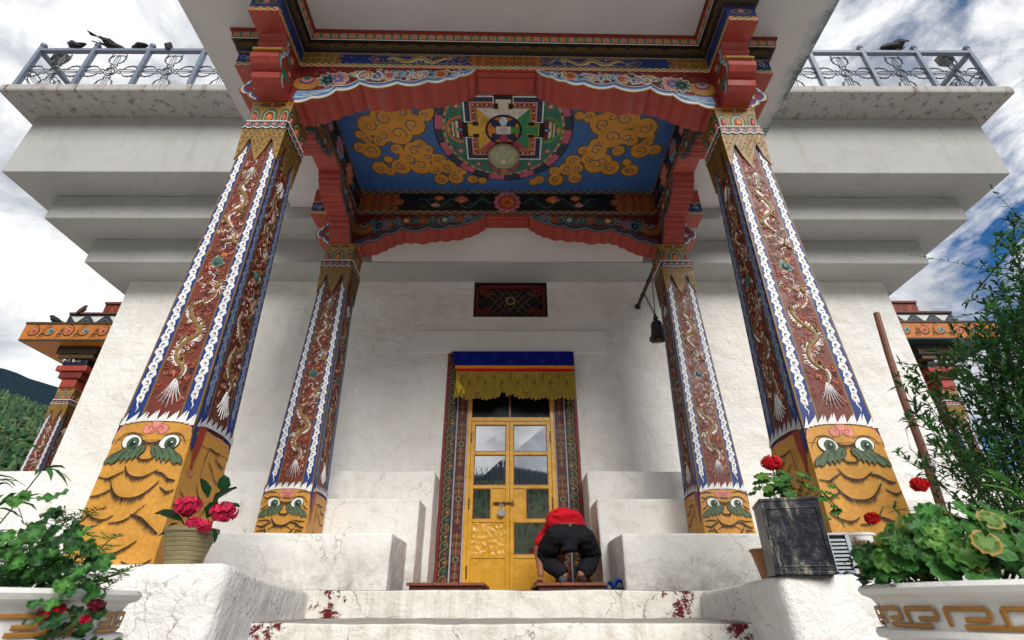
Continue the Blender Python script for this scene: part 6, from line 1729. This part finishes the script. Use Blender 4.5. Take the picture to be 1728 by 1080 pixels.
# joints relative to the empty (z=0 is the board top)
def J(x, y, z): return (x, y, z)
hipL, hipR = J(-.105, .02, .40), J(.105, .02, .40)
knL, knR = J(-.215, .27, .245), J(.235, .27, .245)
anL, anR = J(-.055, .02, .075), J(.085, .02, .075)
body = [(J(0, .02, .42), .09), (J(0, .14, .49), .085), (J(-.01, .28, .52), .10), (J(-.03, .42, .47), .115), (J(-.05, .50, .40), .05), (J(-.06, .56, .33), .07), (J(-.065, .61, .26), .085), (J(-.065, .64, .19), .06),
        (hipL, .09), (knL, .058), (anL, .038), (J(-.075, .10, .028), .036), (J(-.085, .18, .022), .03),
        (hipR, .09), (knR, .058), (anR, .038), (J(.10, .10, .028), .036), (J(.11, .18, .022), .03),
        (J(-.165, .40, .44), .062), (J(-.272, .27, .30), .044), (J(-.262, .14, .12), .030), (J(-.258, .10, .055), .026),
        (J(.13, .42, .44), .062), (J(.235, .42, .27), .044), (J(.20, .40, .10), .030), (J(.20, .40, .05), .026)]
E_ = [(0, 1), (1, 2), (2, 3), (3, 4), (4, 5), (5, 6), (6, 7), (0, 8), (8, 9), (9, 10), (10, 11), (11, 12), (0, 13), (13, 14), (14, 15), (15, 16), (16, 17), (3, 18), (18, 19), (19, 20), (20, 21), (3, 22), (22, 23), (23, 24), (24, 25)]
skin_mesh('body', body, E_, 'skin', SK, person)
def hand(x, y, z, sg, rz):
    p = PB(); c, s = cos(rz), sin(rz)
    T = lambda a, b, q: (x + a * c - b * s, y + a * s + b * c, z + q)
    p.loft([(T(0, 0, .045), (.022 * c, .022 * s, 0), (0, 0, .016)), (T(0, .03, .030), (.030 * c, .030 * s, 0), (0, 0, .015)), (T(0, .07, .018), (.034 * c, .034 * s, 0), (0, 0, .011)), (T(0, .092, .014), (.032 * c, .032 * s, 0), (0, 0, .009))], SK)
    for k, L_ in enumerate((.052, .062, .066, .056)):
        a = (-.027 + k * .018); p.tube([T(a, .085, .014), T(a * 1.15, .085 + L_ * .5, .016), T(a * 1.25, .085 + L_, .004)], [.0085, .008, .006], SK, K=7)
    p.tube([T(sg * .026, .03, .025), T(sg * .048, .055, .018), T(sg * .056, .085, .006)], [.011, .009, .007], SK, K=7)
    p.build('hand', 'skin', person, smooth=True)
hand(-.262, .08, .0, 1, .15); hand(.20, .38, .0, -1, -.1)
# trousers: baggy, one surface
BLK = sc(26, 27, 33)
tro = [(J(0, .04, .415), (.155, .125)), (J(0, .11, .45), .115), (J(-.115, .03, .375), (.145, .145)), (J(-.175, .16, .30), .118), (J(-.205, .24, .235), .098), (J(-.150, .14, .14), .088), (J(-.080, .04, .095), .078), (J(-.06, .02, .062), .062),
       (J(.115, .03, .375), (.145, .145)), (J(.185, .16, .30), .118), (J(.225, .24, .235), .098), (J(.172, .14, .15), .086), (J(.11, .05, .10), .072), (J(.088, .03, .075), .058), (J(.0, .05, .325), .115), (J(.005, .06, .24), .085)]
skin_mesh('trousers', tro, [(0, 1), (0, 2), (2, 3), (3, 4), (4, 5), (5, 6), (6, 7), (0, 8), (8, 9), (9, 10), (10, 11), (11, 12), (12, 13), (0, 14), (14, 15)], 'garment', BLK, person)
RS = sc(196, 22, 38)
shi = [(J(-.01, .07, .500), (.185, .115)), (J(-.015, .11, .520), (.195, .125)), (J(-.02, .18, .545), (.195, .13)), (J(-.03, .28, .55), (.185, .138)), (J(-.05, .41, .49), (.165, .12)), (J(-.045, .48, .42), .07), (J(-.16, .37, .46), .088), (J(-.232, .29, .38), .070), (J(-.266, .25, .30), .058),
       (J(.11, .41, .45), .085), (J(.18, .42, .36), .068), (J(.22, .42, .30), .060)]
skin_mesh('shirt', shi, [(0, 1), (1, 2), (2, 3), (3, 4), (4, 5), (4, 6), (6, 7), (7, 8), (4, 9), (9, 10), (10, 11)], 'garment', RS, person)
p = PB(); p.loft([((-.055, .50, .43), (.02, 0, 0), (0, .01, .02)), ((-.06, .55, .40), (.07, 0, 0), (0, .03, .05)), ((-.063, .62, .33), (.092, 0, 0), (0, .05, .06)), ((-.065, .69, .24), (.085, 0, 0), (0, .05, .05)), ((-.065, .71, .17), (.04, 0, 0), (0, .02, .02))], BLACK); p.build('hair', 'cloth', person, smooth=True)
for sx, x in ((-1, -.075), (1, .10)):
    p = PB(); p.loft([((x, .0, .035), (.030, 0, 0), (0, .004, .030)), ((x, .03, .042), (.036, 0, 0), (0, .006, .038)), ((x + .01 * sx, .09, .034), (.040, 0, 0), (0, 0, .032)), ((x + .015 * sx, .16, .024), (.042, 0, 0), (0, 0, .022)), ((x + .015 * sx, .20, .018), (.030, 0, 0), (0, 0, .014))], sc(78, 76, 80) if sx < 0 else sc(60, 44, 46)); p.build('sock', 'cloth', person, smooth=True)

# ================================================================ SIDE PORCHES
def side_porch(sg, label, soff):
    t = thing('side_porch', label, 'porch', (sg * 7.5, 11.3, 0)); L0 = (-sg * 7.5, -11.3, 0)
    FC = sc(186, 112, 40); xe = 9.57 if sg < 0 else 9.72; yf, yb = 8.9, 13.7; zs = 4.50 if sg < 0 else 4.56; zt_ = zs + .39
    p = PB(); a, b = sorted((sg * 5.30, sg * xe))
    p.box(a, b, yf, yb, zs + .03, zt_, FC, skip='b'); p.box(a, b, yf + .001, yb, zs, zs + .029, sc(60, 62, 58), skip='t'); p.box(a, b, yf - .02, yb, zt_ - .03, zt_ + .012, sc(70, 54, 40))
    p.add([(a + .03, yf + .03, zs - .004), (b - .03, yf + .03, zs - .004), (b - .03, yb - .03, zs - .004), (a + .03, yb - .03, zs - .004)], [(0, 1, 2, 3)], soff)
    d = Dec(p, lambda x, z, h: (x, yf - h, z), base=.006); x = a + .2; i = 0
    while x < b - .1:
        zc = zs + .20; dn = 1 if i % 2 else -1
        d.spiral(x, zc, .13, 1.3, .05, sc(44, 30, 20), 1, a0=PI / 2, dirn=dn); d.spiral(x, zc + .005, .12, 1.25, .030, FC, 3, a0=PI / 2, dirn=dn); d.disc(x + .02, zc + .01, .062, (sc(196, 110, 92), sc(110, 140, 146))[i % 2], 5, n=10); d.disc(x + .03, zc, .026, sc(60, 36, 26), 7, n=8)
        for q in range(5): d.stroke([(x + .14 + .02 * q, zs + .06 + .05 * q), (x + .20 + .01 * q, zs + .10 + .045 * q), (x + .25, zs + .08 + .04 * q)], .026, (sc(150, 84, 26), sc(50, 34, 22))[q % 2], 2)
        x += .34; i += 1
    p.build('roof_slab', 'paint', t, loc=L0)
    p = PB(); x2 = xe - .37; a2, b2 = sorted((sg * 5.31, sg * x2)); yf2 = 9.3
    p.box(a2, b2, yf2, 13.3, zt_, zt_ + .42, sc(40, 44, 48)); p.box(a2, b2 + 0, yf2 - .03, 13.3, zt_ + .421, zt_ + .46, sc(96, 60, 40))
    d = Dec(p, lambda x, z, h: (x, yf2 - h, z), base=.004); x = a2 + .2
    while x < b2 - .1:
        z = zt_ + .24
        d.poly([(x - .14, z + .13), (x - .02, z), (x - .14, z - .13), (x + .14, z - .13), (x + .02, z), (x + .14, z + .13)], sc(206, 208, 206), 1); d.ring(x + .19, z, .05, .09, sc(70, 84, 90), 1, n=10); x += .40
    p.build('lotus_frieze', 'paint', t, loc=L0)
    p = PB(); x3 = xe - .66; a3, b3 = sorted((sg * 5.32, sg * x3)); p.box(a3, b3, 9.7, 13.0, zt_ + .461, zt_ + .90, sc(150, 62, 30)); p.box(a3, b3, 9.66, 13.0, zt_ + .901, zt_ + .95, sc(110, 50, 32))
    d = Dec(p, lambda x, z, h: (x, 9.7 - h, z), base=.004); arabesque(d, a3, b3, zt_ + .5, zt_ + .88, sc(96, 36, 20), .19, 1, .04); p.build('parapet', 'paint', t, loc=L0)
    # beam, brackets and pillars under it
    for yy in (9.45, 13.1):
        o = copy_tree(c0, t); o['label'] = 'ornate pillar of the side porch'; o.location = (sg * (8.55 - 7.5), yy - 11.3, 0)
        p = PB(); x = sg * 8.55
        for (w_, za, zb, c) in ((.15, 3.66, 3.84, RED), (.22, 3.841, 3.98, sc(120, 40, 34)), (.30, 3.981, 4.10, RED), (.24, 4.101, 4.24, NAVY), (.34, 4.241, 4.33, sc(90, 70, 40)), (.40, 4.331, zs - .006, DBROWN)):
            p.box(x - w_, x + w_, yy - .20 - (w_ - .15) * .5, yy + .20, za, zb, c)
        d = Dec(p, lambda x_, z, h: (x_, yy - .20 - .10 - h, z), base=.03)
        for q in range(4): d.spiral(x - .15 + q * .1, 4.17, .035, 1.1, .014, (WHITE, GOLD)[q % 2], 1, a0=q)
        p.build('bracket', 'paint', t, loc=L0, bevel=.02)
    p = PB(); q = sorted((sg * 8.43, sg * 8.67)); p.box(q[0], q[1], 9.66, 12.9, 4.12, zs - .01, RED); p.build('beam', 'paint', t, loc=L0)
    p = PB(); q = sorted((sg * 5.62, sg * 9.2)); p.box(q[0], q[1], 8.9, 13.6, -1.28, .08, WHITE); p.build('plinth', 'base', t, loc=L0, bevel=.02)
side_porch(-1, 'ornate orange roofed side porch beyond the left corner of the temple', sc(206, 122, 30))
side_porch(1, 'ornate side porch with dark green soffit beyond the right corner of the temple', sc(34, 62, 58))
bird('pigeon perched on the edge of the left side porch roof', -9.10, 8.95, 4.90, PI * .95, .3, 1.15, sc(28, 30, 40))
bird('small rufous bird perched on the upper tier of the left side porch', -9.00, 9.32, 5.36, PI * .5, .9, .95, sc(60, 36, 30))

# ================================================================ HILLS
def hill_mat():
    m, nt, b = new_mat('forested_hillside'); p = wpos(nt)
    n1 = noise(nt, p, .02, 6, .65, .4); n2 = noise(nt, p, .16, 6, .75); n3 = noise(nt, p, .6, 4, .8)
    v = math_(nt, 'ADD', math_(nt, 'MULTIPLY', n1, .8), math_(nt, 'MULTIPLY', n2, .6))
    r = ramp(nt, v, [(.50, (.020, .050, .020)), (.64, (.040, .090, .028)), (.74, (.10, .15, .05)), (.86, (.20, .22, .10))])
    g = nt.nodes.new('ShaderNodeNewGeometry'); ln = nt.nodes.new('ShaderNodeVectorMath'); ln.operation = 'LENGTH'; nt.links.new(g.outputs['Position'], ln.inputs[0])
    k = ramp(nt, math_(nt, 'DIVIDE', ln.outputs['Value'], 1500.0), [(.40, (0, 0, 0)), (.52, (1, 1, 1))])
    far = ramp(nt, n2, [(.35, (.012, .030, .050)), (.65, (.030, .060, .075))])  # distant slopes bluer: slight haze put into the forest colour
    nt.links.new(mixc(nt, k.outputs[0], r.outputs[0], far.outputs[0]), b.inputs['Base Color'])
    b.inputs['Roughness'].default_value = .95; b.inputs['Specular IOR Level'].default_value = .05
    bump(nt, b, math_(nt, 'ADD', n2, n3), 1.0, 4.0); return m
MT['hill'] = hill_mat()
def elev(az):
    """skyline elevation in degrees by azimuth (0 = ahead, clockwise)"""
    P = [(-180, 12.5), (-150, 11), (-120, 14), (-80, 16), (-60, 17.5), (-47, 16.2), (-40, 14.6), (-20, 9), (0, 5), (30, 4), (60, 5), (100, 8), (130, 12), (150, 13.5), (165, 11.5), (180, 12.5)]
    for (a, e), (b, f) in zip(P[:-1], P[1:]):
        if a <= az <= b: return e + (f - e) * (az - a) / (b - a)
    return 10
def hills(name, r0, r1, k, seed, na=420, nr=26, rough=.07, dz=0):
    p = PB(); vs = []
    for i in range(na):
        az = -180 + 360 * i / na; e = math.tan(radians(elev(az) + dz)) * k
        for j in range(nr + 1):
            t = j / nr; r = r0 + (r1 - r0) * t; x, y = r * sin(radians(az)), r * cos(radians(az))
            n = mn.fractal(Vector((x * .006 + seed, y * .006, 0)), 1.0, 2.0, 5) * rough; n2 = mn.fractal(Vector((x * .04 + seed, y * .04, 0)), .8, 2.2, 4) * .012
            vs.append((x, y, -3 + r1 * e * (t ** .85) * (1 + n * 1.2 + n2) if t > 0 else -3))
    m_ = nr + 1
    p.add(vs, [(i * m_ + j, ((i + 1) % na) * m_ + j, ((i + 1) % na) * m_ + j + 1, i * m_ + j + 1) for i in range(na) for j in range(nr)], WHITE)
    o = p.build(name, 'hill', smooth=True); tag(o, kind='structure'); return p
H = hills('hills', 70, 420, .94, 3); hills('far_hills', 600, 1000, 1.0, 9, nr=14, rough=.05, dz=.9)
# conifers and bushes clothing the near slope: one mass
p = PB(); r_ = random.Random(5); tris = []
for i in range(11000):
    az = r_.uniform(-72, -34) if i % 5 else r_.choice((r_.uniform(120, 240),)); t = r_.random() ** .8
    if az > 180: az -= 360
    r = 90 + (415 - 90) * t; tt = (r - 70) / 350; e = math.tan(radians(elev(az))) * .94
    x, y = r * sin(radians(az)), r * cos(radians(az)); n = mn.fractal(Vector((x * .006 + 3, y * .006, 0)), 1.0, 2.0, 5) * .07; n2 = mn.fractal(Vector((x * .04 + 3, y * .04, 0)), .8, 2.2, 4) * .012
    z = -3 + 420 * e * (tt ** .85) * (1 + n * 1.2 + n2)
    if mn.noise(Vector((x * .02, y * .02, 4))) < -.22 and r_.random() < .8: continue
    k = r / 420; h = r_.uniform(1.6, 5.2) * (.45 + k * .6); w = h * r_.uniform(.22, .42); g = r_.uniform(.6, 1.5); c = (.024 * g, .068 * g, .022 * g, 1)
    if r_.random() < .3: c = (.07 * g, .12 * g, .035 * g, 1)
    if r_.random() < .4:
        ww = w * 1.0; p.ball((x, y, z + h * .25), ww, c, sz=(1, 1, .75), U=6, V=4); continue
    for q, (zz, ww) in enumerate(((0, 1), (.35, .75), (.65, .45))):
        K = 6; a0 = r_.uniform(0, 1); vs = [(x + w * ww * cos(a0 + 2 * PI * s / K) * r_.uniform(.7, 1.2), y + w * ww * sin(a0 + 2 * PI * s / K) * r_.uniform(.7, 1.2), z + h * zz - .3) for s in range(K)] + [(x, y, z + h * min(1, zz + .5))]
        p.add(vs, [(s, (s + 1) % K, K) for s in range(K)], c)
o = p.build('hillside_forest', 'leafd'if 'leafd' in MT else 'bird'); tag(o, 'dense green conifers and bushes covering the hillside', 'forest', kind='stuff')

# ================================================================ SKY AND LIGHT
W = bpy.data.worlds.new('World'); bpy.context.scene.world = W; W.use_nodes = True
nt = W.node_tree; bg = nt.nodes['Background']
SE, SR = radians(36), radians(163)
sky = nt.nodes.new('ShaderNodeTexSky'); sky.sky_type = 'NISHITA'; sky.sun_disc = False; sky.sun_elevation = SE; sky.sun_rotation = SR
sky.altitude = 2300; sky.air_density = 1.0; sky.dust_density = .4; sky.ozone_density = 2.2
hs = nt.nodes.new('ShaderNodeHueSaturation'); hs.inputs['Saturation'].default_value = 1.3; nt.links.new(sky.outputs[0], hs.inputs['Color']); nt.links.new(hs.outputs[0], bg.inputs[0]); bg.inputs[1].default_value = .10
tc = nt.nodes.new('ShaderNodeTexCoord'); dvec = tc.outputs['Generated']
mp = nt.nodes.new('ShaderNodeMapping'); nt.links.new(dvec, mp.inputs[0]); mp.inputs['Scale'].default_value = (1, 1, 1.7); mp.inputs['Location'].default_value = (SKX, 2.1, .7)
nA = noise(nt, mp.outputs[0], 2.6, 12, .60, .35); nB = noise(nt, mp.outputs[0], 5.5, 10, .62, .6); nC = noise(nt, mp.outputs[0], 1.7, 6, .6, .2)
sx = nt.nodes.new('ShaderNodeSeparateXYZ'); nt.links.new(dvec, sx.inputs[0])
# more open blue towards the right and behind
bias = ramp(nt, math_(nt, 'ADD', math_(nt, 'MULTIPLY', sx.outputs[0], .5), .5), [(.0, (.10,) * 3), (.25, (.20,) * 3), (.70, (.17,) * 3), (.785, (.13,) * 3), (.83, (.035,) * 3), (.87, (.0,) * 3), (1, (.0,) * 3)])
v = math_(nt, 'ADD', nA, math_(nt, 'MULTIPLY', math_(nt, 'SUBTRACT', nB, .5), .30)); v = math_(nt, 'ADD', v, bias.outputs[0]); v = math_(nt, 'SUBTRACT', v, math_(nt, 'MULTIPLY', math_(nt, 'LESS_THAN', sx.outputs[1], 0.0), .11))
mask = ramp(nt, v, [(.455, (0, 0, 0)), (.50, (.45, .45, .45)), (.555, (1, 1, 1))])
shade = math_(nt, 'ADD', math_(nt, 'MULTIPLY', nB, .75), math_(nt, 'MULTIPLY', nC, .55))
cc = ramp(nt, shade, [(.50, (.30, .32, .36)), (.61, (.50, .52, .56)), (.72, (.78, .79, .80)), (.85, (1.0, 1.0, 1.0))])
b2 = nt.nodes.new('ShaderNodeBackground'); nt.links.new(cc.outputs[0], b2.inputs[0]); b2.inputs[1].default_value = CLOUD
mx = nt.nodes.new('ShaderNodeMixShader'); nt.links.new(mask.outputs[0], mx.inputs[0]); nt.links.new(bg.outputs[0], mx.inputs[1]); nt.links.new(b2.outputs[0], mx.inputs[2])
nt.links.new(mx.outputs[0], nt.nodes['World Output'].inputs[0])
sl = bpy.data.lights.new('sun', 'SUN'); sl.energy = SUN; sl.angle = radians(32); sl.color = (1, .955, .89)
so = bpy.data.objects.new('sun', sl); C.objects.link(so)
# direction towards the sun (Nishita rotation measured clockwise from +Y)
sd = Vector((sin(SR) * cos(SE), cos(SR) * cos(SE), sin(SE)))
so.rotation_euler = sd.to_track_quat('Z', 'Y').to_euler()
so.location = (3, -4, 12)

cam = bpy.data.cameras.new('camera'); co = bpy.data.objects.new('camera', cam); C.objects.link(co)
co.location = (.0458, 0, 0); co.rotation_euler = (PI / 2 + .5093, 0, -.0027)
cam.sensor_width = 36; cam.lens = 860.0558 / 1728 * 36; cam.clip_start = .05; cam.clip_end = 4000
cam.dof.use_dof = True; cam.dof.focus_distance = 4.2; cam.dof.aperture_fstop = 5.0
S = bpy.context.scene; S.camera = co
S.view_settings.view_transform = 'Standard'; S.view_settings.look = 'None'; S.view_settings.exposure = EXPO; S.view_settings.gamma = 1
S.cycles.max_bounces = 8; S.cycles.diffuse_bounces = 5; S.cycles.glossy_bounces = 3; S.cycles.transmission_bounces = 3; S.cycles.transparent_max_bounces = 4
S.cycles.use_denoising = True
